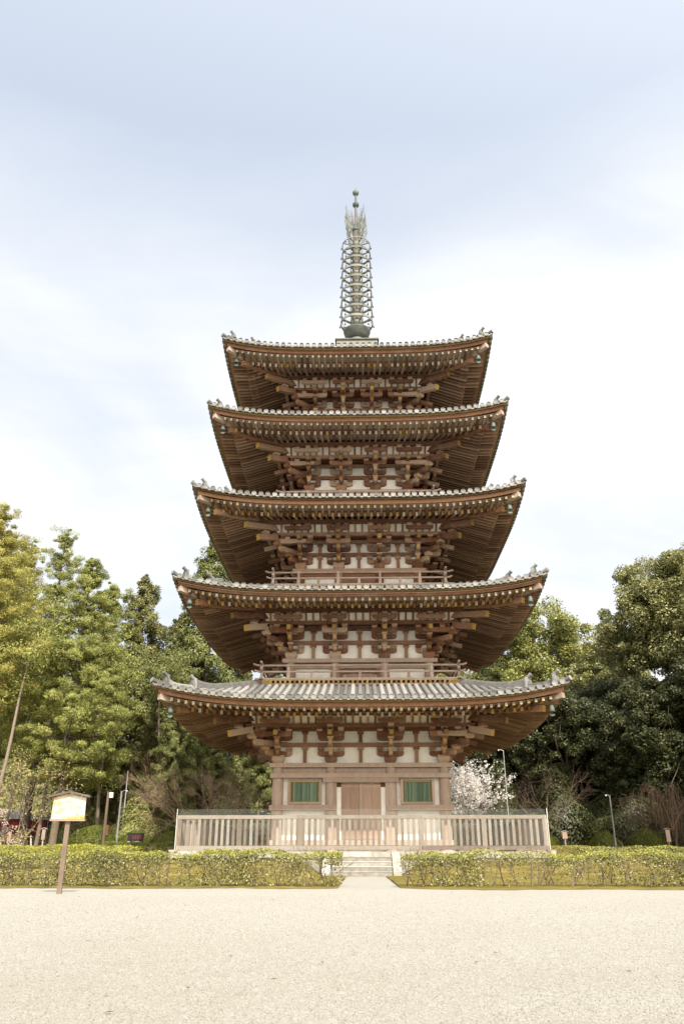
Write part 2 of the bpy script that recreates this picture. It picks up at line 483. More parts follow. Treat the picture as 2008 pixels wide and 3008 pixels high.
# ------------------------------------------------------------------ stone platform and steps
PZ = .78
plat = empty('stone_platform'); tag(plat, 'square pale stone platform under the pagoda and its fence', 'platform')
mb = MB(); 
for k in range(4):
    mb.frame(k*pi/2)
    x = -6.84
    while x < 6.8:
        w = min(1.2 + .5*random.random(), 6.84-x)
        if 6.84-x-w < .5: w = 6.84-x
        mb.box(x+.004, x+w-.004, -6.84, -6.3, PZ-.2, PZ + random.uniform(-.002, .002))
        x += w
mb.build('coping_stone', M['stone'], plat)
mb = MB()
mb.box(-6.76, 6.76, -6.76, 6.76, -.2, PZ-.203)
mb.build('base_wall', M['stone_step'], plat)
mb = MB(); mb.box(-6.31, 6.31, -6.31, 6.31, PZ-.15, PZ-.006)
mb.build('paving', M['stone'], plat)

stp = empty('stone_steps', (0, -6.85, 0)); tag(stp, 'weathered stone steps leading up to the fenced platform between the hedges', 'steps')
for k in range(4):
    mb = MB()
    y0 = -.30*(4-k)
    y1 = -.003 if k == 3 else y0+.34
    mb.box(-1.05, 1.05, y0, y1, .002 if k == 0 else .155*k-.03, .155*(k+1)-.03)
    mb.box(-1.05, 1.05, y0-.012, y1, .155*(k+1)-.0295, .155*(k+1), 1)
    mb.build('step', [M['stone_step'], M['stone']], stp)
for s in (-1, 1):
    mb = MB()
    mb.prism([(-1.3, 0), (0, 0), (0, .765), (-.06, .765), (-1.3, .14)], (s*1.2, -.004, 0), (0, 1, 0), (0, 0, 1), (1, 0, 0), .28)
    mb.build('cheek_stone', M['stone'], stp)

# ------------------------------------------------------------------ fence with glass
fen = empty('picket_fence', (0, 0, PZ)); tag(fen, 'silvered timber picket fence backed with glass panels around the pagoda platform', 'fence')
FH = 6.6
pm = MB(); pm.box(-.052, .052, -.03, .03, .2, 1.095)
pick = pm.build('picket', M['wood_fence'])
pick_meshes = [pick.data]
for q in range(5):
    pm = MB(); w = .05 + .004*random.uniform(-1, 1)
    pm.box(-w, w, -.03, .03, .2, 1.095)
    o = pm.build('picket', M['wood_fence']); pick_meshes.append(o.data); bpy.data.objects.remove(o)
bpy.data.objects.remove(pick)
pitch = .2095
rest = MB()
for k in range(4):
    a = k*pi/2
    ca, sa = math.cos(a), math.sin(a)
    i = 0
    x = -FH + .32
    while x < FH - .25:
        if k == 0:
            o = bpy.data.objects.new('picket', random.choice(pick_meshes)); COL.objects.link(o); o.parent = fen
            o.location = (x + random.uniform(-.006, .006), -FH + random.uniform(-.004, .004), 0)
            o.rotation_euler = (0, random.uniform(-.006, .006), 0)
        else:
            rest.frame(a); rest.box(x-.052, x+.052, -FH-.03, -FH+.03, .2, 1.095)
        x += pitch
    for nm, z0, z1, w in (('bottom_rail', .06, .19, .055), ('top_rail', 1.09, 1.215, .06)):
        cuts = [-FH-.05, -2.3, 2.15, FH+.05] if k % 2 == 0 else [-FH+.066, -2.2, 2.2, FH-.066]
        for c0, c1 in zip(cuts, cuts[1:]):
            mb = MB().frame(a); mb.box(c0+.004, c1-.004, -FH-w, -FH+w, z0, z1); mb.build(nm, M['wood_fence'], fen)
    for x in (-FH+.02, -4.4, -2.2, 2.15, 4.4, FH-.02):
        if k % 2 and abs(x) > 6: continue
        mb = MB().frame(a); mb.box(x-.085, x+.085, -FH-.052, -FH+.06, .19, 1.09); mb.build('post', M['wood_fence'], fen)
    mb = MB().frame(a)
    for x in np.linspace(-6.2, 6.2, 7):
        mb.box(x-.7, x+.7, -FH-.05, -FH+.05, -.004, .058)
    mb.build('foot_block', M['wood_fence'], fen)
    for j in range(5):
        x0 = -FH - .02 + j*(2*FH+.04)/5
        mb = MB().frame(a); mb.box(x0+.004, x0+(2*FH+.04)/5-.004, -FH-.082, -FH-.074, .02, 1.42); mb.build('glass_panel', M['glass'], fen)
tag(rest.build('picket', M['wood_fence'], fen), kind='stuff')
for sx in (-1, 1):
    mb = MB(); mb.box(sx*(FH+.078)-.008, sx*(FH+.078)+.008, -FH-.098, -FH-.086, .0, 1.43)
    mb.build('glass_edge_strip', M['white_paint'], fen)

# ------------------------------------------------------------------ pagoda
pag = empty('pagoda', (0, 0, PZ)); tag(pag, 'five storey wooden pagoda with tiled roofs and a tall bronze spire', 'pagoda')
B = [3.38, 3.0, 2.69, 2.375, 2.12]
IN = [1.22, 1.07, .93, .825, .715]
W = [7.76, 7.43, 7.03, 6.70, 6.34]
ZD = [4.13, 8.52, 12.76, 16.89, 20.85]      # top of each wall plate
ZT = [5.95, 10.30, 14.49, 18.68, 22.54]     # tile lip, mid eave
LIFT = .60
BAL = 1.13
def P(z): return z - PZ                     # heights above the pagoda's base

# --- bracket sets --------------------------------------------------------
def arm_poly(a, z0, h):
    pts = [(-a, z0+h), (-a, z0+h*.52)]
    for k in range(1, 5):
        t = k/4*pi/2
        pts.append((-a+.2*(1-math.cos(t)) + .0, z0+h*.52*(1-math.sin(t))))
    pts += [(-p[0], p[1]) for p in reversed(pts)]
    return pts
def out_poly(a0, a1, z0, h):
    """arm reaching outwards from a0 (inside) to a1, rounded lower end"""
    pts = [(a0, z0+h), (a0, z0)]
    q = []
    for k in range(0, 5):
        t = k/4*pi/2
        q.append((a1-.2+.2*math.sin(t), z0+h*.5*(1-math.cos(t))))
    pts += q + [(a1, z0+h)]
    return pts
def masu(m, cx, cy, z, a=.125, b=.125, h=.17):
    m.frus(cx, cy, z, z+h*.42, a*.68, b*.68, a, b)
    m.box(cx-a, cx+a, cy-b, cy+b, z+h*.42+.0, z+h)
UX, UY, UZ = np.array([1., 0, 0]), np.array([0, 1., 0]), np.array([0, 0, 1.])
AW = .155
def lateral(m, v, z, a=.55, blocks=True, wood=0):
    m.prism(arm_poly(a, z, .2), (0, -v, 0), UX, UZ, UY, AW, wood)
    if blocks:
        for x in (-a+.12, 0, a-.12): masu(m, x, -v, z+.2+.001, h=.16 if v > .5 else .17)
def outward(m, sc=1., w=AW, full=True, tail=True):
    """stepped arms and tail rafter along local -Y; wall at y=0"""
    s = sc
    for a1, z in ((.6*s, .275), (1.1*s, .645)):
        po = out_poly(-.35, a1, z, .2)
        n = len(po)
        m.prism(po, (0, 0, 0), -UY, UZ, UX, w, 0, ((n-2,), 1))
    masu(m, 0, -.5*s, .476); masu(m, 0, -1.0*s, .846, h=.098)
    if tail:
        e = np.array([0, -(1.72 if s == 1 else 1.62*s), 1.02 if s == 1 else .93])
        i = np.array([0, .3, 1.02 + .26*2.0])
        m.beam(i, e, w*1.06, .19, 0, None, 1)
inner = MB()
inner.frus(0, 0, .0, .13, .17, .17, .25, .25); inner.box(-.25, .25, -.25, .25, .13, .31)
lateral(inner, 0, .27); outward(inner)
lateral(inner, 0, .9, .55, True)
lateral(inner, 1.0, .945, .55)
masu(inner, 0, -1.5, 1.26, .12, .12, .14)
inner.prism(arm_poly(.52, 1.405, .17), (0, -1.5, 0), UX, UZ, UY, AW)
for x in (-.4, 0, .4): masu(inner, x, -1.5, 1.576, .115, .115, .125)
inner_o = inner.build('bracket_set', [M['wood_brk'], M['yellow']])
cor = MB()
cor.frus(0, 0, .0, .13, .17, .17, .25, .25); cor.box(-.25, .25, -.25, .25, .13, .31)
for a in (0, -pi/2):        # front set and left set: outward -Y and outward -X, corner is front-left
    cor.frame(a); outward(cor)
    sg = 1 if a == 0 else -1
    # lateral arms that run back along the wall and out past the corner
    for v, z, lo, hi in ((0, .27, -.5, .55), (0, .9, -.5, .55)):
        cor.prism([(p[0], p[1]) for p in arm_poly(.55, z, .2)], (0, -v, 0), UX, UZ, UY, AW-.004)
        masu(cor, sg*.43, -v, z+.201)
    cor.prism(arm_poly(.72, .945, .2), (-sg*.42, -1.0, 0), UX, UZ, UY, AW-.003)
    cor.prism(arm_poly(.55, .945, .2), (sg*.05, -1.0, 0), UX, UZ, UY, AW-.006)
    for x in (.48, 0, -.55, -1.0): masu(cor, sg*x, -1.0, 1.147, h=.16)
    cor.prism(arm_poly(.62, 1.405, .17), (-sg*.05, -1.5, 0), UX, UZ, UY, AW-.003)
    for x in (.4, 0, -.5): masu(cor, sg*x, -1.5, 1.576, .115, .115, .125)
cor.frame(-pi/4)
for a1, z in ((.66, .272), (1.3, .642)):
    po = out_poly(-.2, a1, z, .22); n = len(po)
    cor.prism(po, (0, 0, 0), -UY, UZ, UX, .2, 0, ((n-2,), 1))
masu(cor, 0, -.707, .493, .14, .14); masu(cor, 0, -1.414, .863, .15, .15)
cor.beam((0, .2, 1.62), (0, -2.55, .96), .23, .25, 0, None, 1)      # diagonal tail rafter
masu(cor, 0, -2.12, 1.19, .13, .13, .16)
cor.beam((0, 0, 1.92), (0, -3.28, 1.36), .22, .24, 0, None, 1)      # upper diagonal rafter
cor.frus(0, -2.35, 1.40, 1.66, .07, .07, .07, .07)
cor_o = cor.build('corner_bracket_set', [M['wood_brk'], M['yellow']])

# --- storeys ---------------------------------------------------------------
def ring_beam(m, half, t, z0, z1, mat=0, ext=0.):
    """four beams round the tower, outer face at half, thickness t"""
    for k in range(4):
        m.frame(k*pi/2)
        e = half + ext if k % 2 == 0 else half - t - .002
        zz = 0 if k % 2 == 0 else .0015
        m.box(-e, e, -half, -half+t, z0+zz, z1-zz, mat)
    m.frame()

for i in range(5):
    b, inn, zd = B[i], IN[i], P(ZD[i])
    zfl = 0. if i == 0 else P(ZD[i]) - 1.2
    # plaster core
    mb = MB()
    for k in range(4):
        mb.frame(k*pi/2); c = b-.06
        mb.box(-c+.002*k, c-.002*k, -c, -c+.12, zfl, zd+1.75)
    st = mb.build('storey', M['plaster'], pag)
    def sub(m, name, mat): return m.build(name, mat, st)
    # columns
    cr = .225 - .012*i
    cm = MB(); cm.lathe([(cr, zfl+.06), (cr*1.01, zd-.9), (cr*.93, zd-.175)], 20)
    if i == 0: cm.lathe([(.32, zfl+.0), (.32, zfl+.055), (cr, zfl+.06)], 20)
    co = cm.build('column', M['wood_col' if i < 2 else 'wood'], st, (-b, -b, 0))
    xsn = (-b, -inn, inn, b)
    for k in range(4):
        for x in xsn[:3]:
            if k == 0 and x == -b: continue
            q = rotz(k*pi/2) @ np.array([x, -b, 0]); dup(co, st, tuple(q))
    # wall plate and tie beam
    mb = MB(); ring_beam(mb, b+.235, .4, zd-.172, zd, 0, .12); sub(mb, 'wall_plate', M['wood_col' if i < 2 else 'wood'])
    mb = MB(); ring_beam(mb, b+.07, .14, zd-.4, zd-.2); sub(mb, 'tie_beam', M['wood_col' if i < 2 else 'wood'])
    # rails between the bracket tiers
    mb = MB(); ring_beam(mb, b+.09, .16, zd+.655, zd+.815, 0, .15); ring_beam(mb, b+.085, .15, zd+1.29, zd+1.44, 0, .15)
    ring_beam(mb, b+1.08, .16, zd+1.308, zd+1.45, 0, .2); sub(mb, 'bracket_rail', M['wood'])
    # small ceiling between wall and outer bracket rail, slanted slat screen above
    mb = MB()
    for k in range(4):
        mb.frame(k*pi/2)
        h0, h1 = b-.02, b+.98
        mb.add([(-h0, -h0, zd+1.5), (h0, -h0, zd+1.5), (h1, -h1, zd+1.5), (-h1, -h1, zd+1.5)], [(0, 1, 2, 3)], 0)
        h2, h3 = b+.99, b+1.36
        mb.add([(-h2, -h2, zd+1.45), (h2, -h2, zd+1.45), (h3, -h3, zd+1.95), (-h3, -h3, zd+1.95)], [(3, 2, 1, 0)], 1)
        n = int(2*h2/.3)
        for q in range(n):
            x = -h2 + (q+.5)*2*h2/n
            mb.beam((x, -h2-.03, zd+1.42), (x, -h3-.03, zd+1.92), .075, .05, 2)
    sub(mb, 'slat_screen', [M['wood_dark'], M['plaster_grey'], M['wood']])
    # struts between bracket sets
    if i < 3:
        s0 = None
        for k in range(4):
            for x in ((-b-inn)/2, 0, (b+inn)/2):
                q = rotz(k*pi/2) @ np.array([x, -b, 0])
                if s0 is None:
                    s0 = []
                    for z0, z1 in ((0, .655), (.815, 1.29)):
                        mb = MB()
                        mb.box(-.07, .07, -.055, .1, z0, z1-.16)
                        mb.frus(0, .02, z1-.16, z1-.1, .07, .08, .125, .1); mb.box(-.125, .125, -.08, .12, z1-.1, z1-.001)
                        so_ = mb.build('strut', M['wood'], st, (q[0], q[1], zd)); so_.rotation_euler = (0, 0, k*pi/2); s0.append(so_)
                else:
                    for so_ in s0: dup(so_, st, (q[0], q[1], zd), k*pi/2)
    # brackets
    for k in range(4):
        q = rotz(k*pi/2) @ np.array([-b, -b, 0])
        dup(cor_o, st, (q[0], q[1], zd), k*pi/2)
        for x in (-inn, inn):
            q = rotz(k*pi/2) @ np.array([x, -b, 0])
            dup(inner_o, st, (q[0], q[1], zd), k*pi/2)
    # purlin under the rafters
    mb = MB(); ring_beam(mb, b+1.58, .16, zd+1.702, zd+1.9, 0, .35); sub(mb, 'eave_purlin', M['wood_dark'])
    if i == 0:
        # timbers of the ground floor, the same on each side
        for k in range(4):
            A = k*pi/2
            e = .13 if k % 2 == 0 else -.1
            mb = MB().frame(A); mb.box(-b-.3+(0 if k % 2 == 0 else .4), b+.3-(0 if k % 2 == 0 else .4), -b-.3, -b-.1, P(3.55), P(3.72)); sub(mb, 'upper_rail', M['wood_col'])
            mb = MB().frame(A); mb.box(-inn-.3, inn+.3, -b-.285, -b-.1, P(3.37), P(3.545)); sub(mb, 'door_lintel', M['wood_col'])
            for s in (-1, 1):
                mb = MB().frame(A); x0, x1 = sorted((s*(b+.3-(0 if k % 2 == 0 else .4)), s*(inn-.22))); mb.box(x0, x1, -b-.3, -b-.1, P(2.32), P(2.51)); sub(mb, 'sill_rail', M['wood_col'])
                # window: frame, ochre liner, green bars
                x0, x1 = sorted((s*1.60, s*2.96))
                z0, z1 = P(2.56), P(3.50)
                mb = MB().frame(A)
                for a0, a1, c0, c1 in ((x0, x0+.1, z0, z1), (x1-.1, x1, z0, z1), (x0+.1, x1-.1, z0, z0+.06), (x0+.1, x1-.1, z1-.05, z1)):
                    mb.box(a0, a1, -b-.1, -b+.03, c0, c1)
                wf = sub(mb, 'window', M['wood_col'])
                # a sub-part's own pieces stay in the window's storey as parts of it
                mb = MB().frame(A)
                g = .1
                for a0, a1, c0, c1 in ((x0+g, x0+g+.05, z0+.06, z1-.05), (x1-g-.05, x1-g, z0+.06, z1-.05), (x0+g+.05, x1-g-.05, z1-.105, z1-.05), (x0+g+.05, x1-g-.05, z0+.06, z0+.085)):
                    mb.box(a0, a1, -b-.06, -b+.03, c0, c1)
                sub(mb, 'window_liner', M['yellow'])
                mb = MB().frame(A)
                n = 17
                for q in range(n):
                    xx = x0+g+.05 + (q+.5)*(x1-x0-2*g-.1)/n
                    hw = (x1-x0-2*g-.1)/n*.40
                    mb.add([(xx-hw, -b-.005, z0+.085), (xx, -b-.035, z0+.085), (xx+hw, -b-.005, z0+.085), (xx-hw, -b-.005, z1-.105), (xx, -b-.035, z1-.105), (xx+hw, -b-.005, z1-.105)],
                           [(0, 1, 4, 3), (1, 2, 5, 4)], 0)
                mb.box(x0+g+.05, x1-g-.05, -b-.004, -b+.02, z0+.085, z1-.105, 1)
                sub(mb, 'window_bars', [M['green'], M['wood_dark']])
                # post beside the door, and its inner jamb
                x0, x1 = sorted((s*.98, s*1.19))
                mb = MB().frame(A); mb.box(x0, x1, -b-.2, -b+.0, P(1.2), P(3.37)); mb.box(*sorted((s*.985, s*1.06)), -b-.225, -b-.2, P(1.2), P(3.37)); sub(mb, 'door_post', M['wood_col'])
                # door leaf of planks with battens
                mb = MB().frame(A)
                for pth in range(2):
                    x0, x1 = sorted((s*(.055+.375*pth), s*(.055+.375*(pth+1)-.006)))
                    mb.box(x0, x1, -b-.10-.004*pth, -b-.04, P(1.22), P(3.33))
                x0, x1 = sorted((s*.055, s*.8))
                for zz in (P(1.3), P(3.22)): mb.box(x0, x1, -b-.115, -b-.104, zz-.05, zz+.05)
                sub(mb, 'door_leaf', M['wood_door'])
                mb = MB().frame(A); mb.box(*sorted((s*.8, s*.98)), -b-.07, -b-.02, P(1.22), P(3.2)); sub(mb, 'plaster_strip', M['plaster'])
                mb = MB().frame(A); mb.box(*sorted((s*.8, s*.98)), -b-.08, -b-.02, P(3.2), P(3.37)); sub(mb, 'head_block', M['wood_dark'])
            mb = MB().frame(A); mb.box(-.055, .055, -b-.14, -b-.04, P(1.22), P(3.34)); sub(mb, 'door_post', M['wood_col'])
            mb = MB().frame(A); mb.box(-b-.3+(0 if k % 2 == 0 else .4), b+.3-(0 if k % 2 == 0 else .4), -b-.32, -b-.1, P(1.02), P(1.215)); sub(mb, 'ground_rail', M['wood_col'])
    else:
        for k in range(4):
            A = k*pi/2
            for s in (-1, 1):
                mb = MB().frame(A); mb.box(*sorted((s*.03, s*.62)), -b-.04, -b+.0, zfl, zd-.45); sub(mb, 'door_leaf', M['wood_door'])
                mb = MB().frame(A); mb.box(*sorted((s*(inn-.35), s*(inn-.2))), -b-.06, -b+.0, zfl, zd-.4); sub(mb, 'door_post', M['wood'])
            mb = MB().frame(A); mb.box(-inn, inn, -b-.08, -b+.0, zd-.62, zd-.44); sub(mb, 'door_lintel', M['wood'])
    # balcony
    if i > 0:
        h = b + BAL
        z = zd
        mb = MB()
        ring_beam(mb, h+.12, .25, z-1.37, z-1.27, 0, .05)
        mb.frame(); mb.box(-h-.05, h+.05, -h-.05, h+.05, z-1.14, z-1.1)
        for k in range(4):
            mb.frame(k*pi/2)
            n = int(2*h/.2)
            for q in range(n+1):
                x = -h + q*2*h/n
                mb.box(x-.045, x+.045, -h-.1, -h+.3, z-1.265, z-1.145, 1)
            mb.box(-h+.0, h-.0, -h+.3, -h+.34, z-1.27, z-1.14, 1)
        bo = mb.build('balcony', [M['wood_rail'], M['yellow']], pag)
        mb = MB()
        for k in range(4):
            mb.frame(k*pi/2); dz = .003*(k % 2)
            mb.box(-h-.28, h+.28, -h-.06, -h+.06, z-1.095-dz, z-1.03-dz)
            for zz, r, e in ((z-.765, .042, .3), (z-.5, .045, .36)):
                lift = [(-h-e, -h, zz+.07), (-h-e*.5, -h, zz+.015), (-h, -h, zz), (h, -h, zz), (h+e*.5, -h, zz+.015), (h+e, -h, zz+.07)]
                mb.tube([(p[0], p[1], p[2]+dz*8) for p in lift], r, 8)
        mb.build('handrail', M['wood_rail'], bo)
        for k in range(4):
            mb = MB().frame(k*pi/2)
            mb.box(-h-.055, -h+.055, -h-.055, -h+.055, z-1.37, z-.42); mb.frus(-h, -h, z-.42, z-.3, .045, .045, .012, .012)
            mb.build('corner_post', M['wood_rail'], bo)
        for k in range(4):
            for x in (-b, -inn, 0, inn, b):
                mb = MB().frame(k*pi/2)
                if abs(x) < .01 or False: mb.box(x-.055, x+.055, -h-.045, -h+.045, z-1.03, z-.8)
                else: mb.box(x-.065, x+.065, -h-.05, -h+.05, z-1.03, z-.8); mb.box(x-.045, x+.045, -h-.04, -h+.04, z-.74, z-.54); mb.box(x-.06, x+.06, -h-.05, -h+.05, z-.54, z-.455)
                mb.build('rail_post', M['wood_rail'], bo)
            for x in ((-b-inn)/2, (b+inn)/2):
                mb = MB().frame(k*pi/2); mb.box(x-.055, x+.055, -h-.045, -h+.045, z-1.03, z-.8); mb.build('rail_post', M['wood_rail'], bo)
bpy.data.objects.remove(inner_o); bpy.data.objects.remove(cor_o)

# --- roofs -------------------------------------------------------------------
def lift_at(x, w): return LIFT*min(1.05, (abs(x)/w))**3.6
bell_proto = None
for i in range(5):
    b, w, zt, zd = B[i], W[i], P(ZT[i]), P(ZD[i])
    if i < 4:
        dtop = B[i+1] + BAL + .1; ztop = P(ZD[i+1]) - 1.38
        if i == 3: ztop += .1
    else: dtop = 1.1; ztop = P(25.85)
    rise = ztop - (zt+.06)
    conc = .86 if i < 4 else .8
    def surf(d, x):
        t = max(0., (w-d)/(w-dtop))
        return zt + .06 + rise*(conc*t + (1-conc)*t*t) + lift_at(x, w)*max(0, 1-t)**1.5
    dp = b + 1.5                      # purlin distance
    zpur = zd + 1.915
    dbe = w - 1.0                     # ends of the base rafters
    dfe = w - .31                     # ends of the flying rafters
    zbe = zt - .385                   # centre of base rafter end
    def lf(d, x):                     # how much of the corner lift reaches distance d
        return lift_at(x, w)*max(0., min(1., (d-b-.6)/(w-b-.6)))**1.2
    def base_c(d, x):                 # centre line of base rafter
        return zpur + .06 + (dp-d)*((zpur+.06)-zbe)/(dbe-dp) + lf(d, x)
    def fly_c(d, x):
        t = (d-(dbe-.35))/(dfe-(dbe-.35))
        return (zt-.255)*(1-t) + (zt-.30)*t + lf(d, x)
    # roof tiles: bed, rows of round tiles with end discs, lips of the pan tiles
    mb = MB()
    nt = int(round(w/.29)); pt = w*2/(2*nt)
    for k in range(4):
        mb.frame(k*pi/2)
        cols = 36; rows = 8
        vs, fs = [], []
        for j in range(rows+1):
            d = w - .02 - (w-.02-dtop)*j/rows
            for c in range(cols+1):
                x = d*(2*c/cols-1)
                vs.append((x, -d, surf(d, x)))
        for j in range(rows):
            for c in range(cols):
                fs.append((j*(cols+1)+c, j*(cols+1)+c+1, (j+1)*(cols+1)+c+1, (j+1)*(cols+1)+c))
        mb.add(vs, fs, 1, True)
        # underside of the tile bed at the lip
        vs = []
        for c in range(cols+1):
            x = w*(2*c/cols-1)*.998
            z = zt + lift_at(x, w)
            vs += [(x, -w+.02, z+.055), (x, -w+.02, z+.0), (x*(1-.3/w), -w+.3, z+.03)]
        fs = []
        for c in range(cols):
            a = 3*c
            fs += [(a, a+1, a+4, a+3), (a+1, a+2, a+5, a+4)]
        mb.add(vs, fs, 2)
        for c in range(-nt+1, nt):
            x = c*pt
            d1 = max(dtop, abs(x)+.12)
            if d1 > w-.15: d1 = w-.15
            n = max(1, int(round((w-d1)/.33)))
            pts, rad = [], []
            for q in range(n):
                da = w + .05 - (w+.05-d1)*q/n; db = w + .05 - (w+.05-d1)*(q+1)/n
                pts += [(x, -da, surf(min(da, w), x)+.03), (x, -db-.004, surf(min(db, w), x)+.024)]
                rad += [.098, .088]
            if i < 2 or True: mb.tube(pts, rad, 8, 0, True, False)
            # end disc with raised rim
            z = surf(w, x)+.03; y = -w-.052
            dn = 12
            ring = lambda r, yy: [(x+r*math.cos(2*pi*q/dn), yy, z+r*math.sin(2*pi*q/dn)) for q in range(dn)]
            vv = ring(.105, y+.05) + ring(.105, y) + ring(.075, y) + ring(.07, y+.014)
            ff = [(r*dn+q, r*dn+(q+1) % dn, (r+1)*dn+(q+1) % dn, (r+1)*dn+q) for r in range(3) for q in range(dn)]
            ff.append(tuple(3*dn+q for q in range(dn)))
            mb.add(vv, ff, [3]*(3*dn)+[0])
        for c in range(-nt, nt):
            x = (c+.5)*pt
            z = zt + lift_at(x, w) + .045
            dz = (lift_at(x+.1, w)-lift_at(x-.1, w))/.2
            vv = []
            for q in range(7):
                u = -1 + 2*q/6
                xx = x + u*.13
                sag = -.055*(1-u*u)
                vv += [(xx, -w-.03, z+sag+.03+dz*u*.13), (xx, -w-.03, z+sag-.02+dz*u*.13), (xx, -w+.1, z+sag-.01+dz*u*.13)]
            ff = []
            for q in range(6):
                a = 3*q; ff += [(a, a+1, a+4, a+3), (a+1, a+2, a+5, a+4)]
            mb.add(vv, ff, 3)
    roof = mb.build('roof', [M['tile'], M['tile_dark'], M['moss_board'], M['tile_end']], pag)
    # eave boards: mossy batten and reddish fascia (front face, turned to the other sides)
    mb = MB()
    cols = 40
    def strip(d0, d1, f0, f1, mat):
        vs, fs = [], []
        for c in range(cols+1):
            u = 2*c/cols-1
            x0 = u*d0; x1 = u*d1
            vs += [(x0, -d0, f0(x0)), (x0, -d0, f1(x0)), (x1, -d1, f0(x0)), (x1, -d1, f1(x0))]
        for c in range(cols):
            a = 4*c; e = a+4
            fs += [(a, e, e+1, a+1), (a+2, a+3, e+3, e+2), (a, a+2, e+2, e), (a+1, e+1, e+3, a+3)]
        mb.add(vs, fs, mat)
    L = lambda x: lift_at(x, w)
    strip(w-.1, w-.34, lambda x: zt-.075+L(x), lambda x: zt+.0+L(x), 1)
    strip(w-.2, w-.4, lambda x: zt-.235+L(x), lambda x: zt-.078+L(x), 0)
    strip(w-.175, w-.2, lambda x: zt-.12+L(x), lambda x: zt-.085+L(x), 0)
    # board over the base rafter ends
    ef = mb.build('eave_fascia', [M['wood'], M['moss_board'], M['wood_dark']], roof)
    # soffit boards above both rafter layers
    mb = MB()
    for (d0, d1, fz) in ((dbe, b-.05, base_c), (w-.3, dbe-.3, fly_c)):
        vs, fs = [], []
        rows = 6
        for j in range(rows+1):
            d = d0 + (d1-d0)*j/rows
            for c in range(cols+1):
                x = d*(2*c/cols-1); vs.append((x, -d, fz(d, x)+.064))
        for j in range(rows):
            for c in range(cols):
                fs.append((j*(cols+1)+c, (j+1)*(cols+1)+c, (j+1)*(cols+1)+c+1, j*(cols+1)+c+1))
        mb.add(vs, fs, 0, True)
    sf = mb.build('soffit', M['board'], roof)
    # rafters
    rp = .277
    mb = MB(); m2 = MB()
    rnd = random.Random(40+i)
    strip(dbe-.0, dbe-.14, lambda x: base_c(dbe, x)+.062, lambda x: base_c(dbe, x)+.17, 4)
    q = int((dbe-.1)/rp)
    for c in range(-q, q+1):
        x = (c+.0)*rp
        d0 = max(b+.05, abs(x)+.02)
        if d0 < dbe-.12:
            mid = (d0+dbe)/2
            end = 1 if rnd.random() < (.8, .85, .75, .35, .12)[i] else 2
            mb.beam((x, -d0, base_c(d0, x)-.01), (x, -mid, base_c(mid, x)-.01), .10, .16, 0, None, None, 3)
            mb.beam((x, -mid, base_c(mid, x)-.01), (x, -dbe-.045, base_c(dbe, x)-.01), .10, .16, 0, None, end, 3)
    q = int((dfe-.1)/rp)
    for c in range(-q, q+1):
        x = (c+.5)*rp
        if abs(x) > dfe-.12: continue
        d0 = max(dbe-.3, abs(x)+.02)
        end = 1 if rnd.random() < (.35, .6, .3, .1, .0)[i] else 2
        m2.beam((x, -d0, fly_c(d0, x)), (x, -dfe, fly_c(dfe, x)), .095, .125, 0, None, end, 3)
    br = mb.build('rafter_row', [M['rafter'], M['ochre_old'], M['board'], M['rafter'], M['wood']], roof)
    fr = m2.build('flying_rafter_row', [M['rafter'], M['cream_end'], M['board'], M['rafter']], roof)
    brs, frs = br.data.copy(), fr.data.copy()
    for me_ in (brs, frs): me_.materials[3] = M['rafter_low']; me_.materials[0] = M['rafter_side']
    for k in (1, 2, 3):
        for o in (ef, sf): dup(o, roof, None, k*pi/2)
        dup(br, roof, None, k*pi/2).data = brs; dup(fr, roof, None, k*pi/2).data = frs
    # hip rafters (front left corner, then turned)
    mb = MB()
    r2 = math.sqrt(2)
    def hp(d, z): return (-d, -d, z)
    d0 = b+.2; d1 = w-.86
    mb.beam(hp(d0, base_c(d0, d0)-.06), hp((d0+d1)/2, base_c((d0+d1)/2, (d0+d1)/2)-.08), .21, .24)
    mb.beam(hp((d0+d1)/2, base_c((d0+d1)/2, (d0+d1)/2)-.08), hp(d1, base_c(d1, d1)-.08), .21, .24, 0, None, 1 if i < 3 else 0)
    d2 = w-.24
    mb.beam(hp(d1-.3, base_c(d1-.3, d1)+.12), hp(d2, fly_c(d2, d2)-.02), .2, .22, 2, None, 2)
    hr = mb.build('hip_rafter', [M['wood'], M['yellow'], M['wood_rail']], roof)
    # hip ridges
    mb = MB()
    dA, dB = w-.46, w-1.32
    def ridge(d_out, d_in, wd, h, flick, n=10):
        vs, fs = [], []
        layers = 3
        for q in range(n+1):
            t = q/n
            d = d_out + (d_in-d_out)*t
            zb = surf(d, d)-.06
            zt_ = surf(d, d) + h + flick*max(0, 1-t*3.2)**2
            pr = [(-wd, zb), (-wd, zb+(zt_-zb)*.62), (-wd*.8, zb+(zt_-zb)*.64), (-wd*.8, zb+(zt_-zb)*.82), (-wd*.55, zb+(zt_-zb)*.84), (-wd*.4, zt_), (wd*.4, zt_), (wd*.55, zb+(zt_-zb)*.84), (wd*.8, zb+(zt_-zb)*.82), (wd*.8, zb+(zt_-zb)*.64), (wd, zb+(zt_-zb)*.62), (wd, zb)]
            for a, z in pr: vs.append((-d + a/r2, -d - a/r2, z))
        m = 12
        for q in range(n):
            for e in range(m-1): fs.append((q*m+e, q*m+e+1, (q+1)*m+e+1, (q+1)*m+e))
        fs.append(tuple(range(m))); 
        mb.add(vs, fs, 0)
    ridge(dA, dB-.1, .12, .2, .12, 6)
    ridge(dB, dtop if i < 4 else dtop+.2, .15, .28, .16, 14)
    # corner tile beyond the first ornament
    zc = surf(w, w)
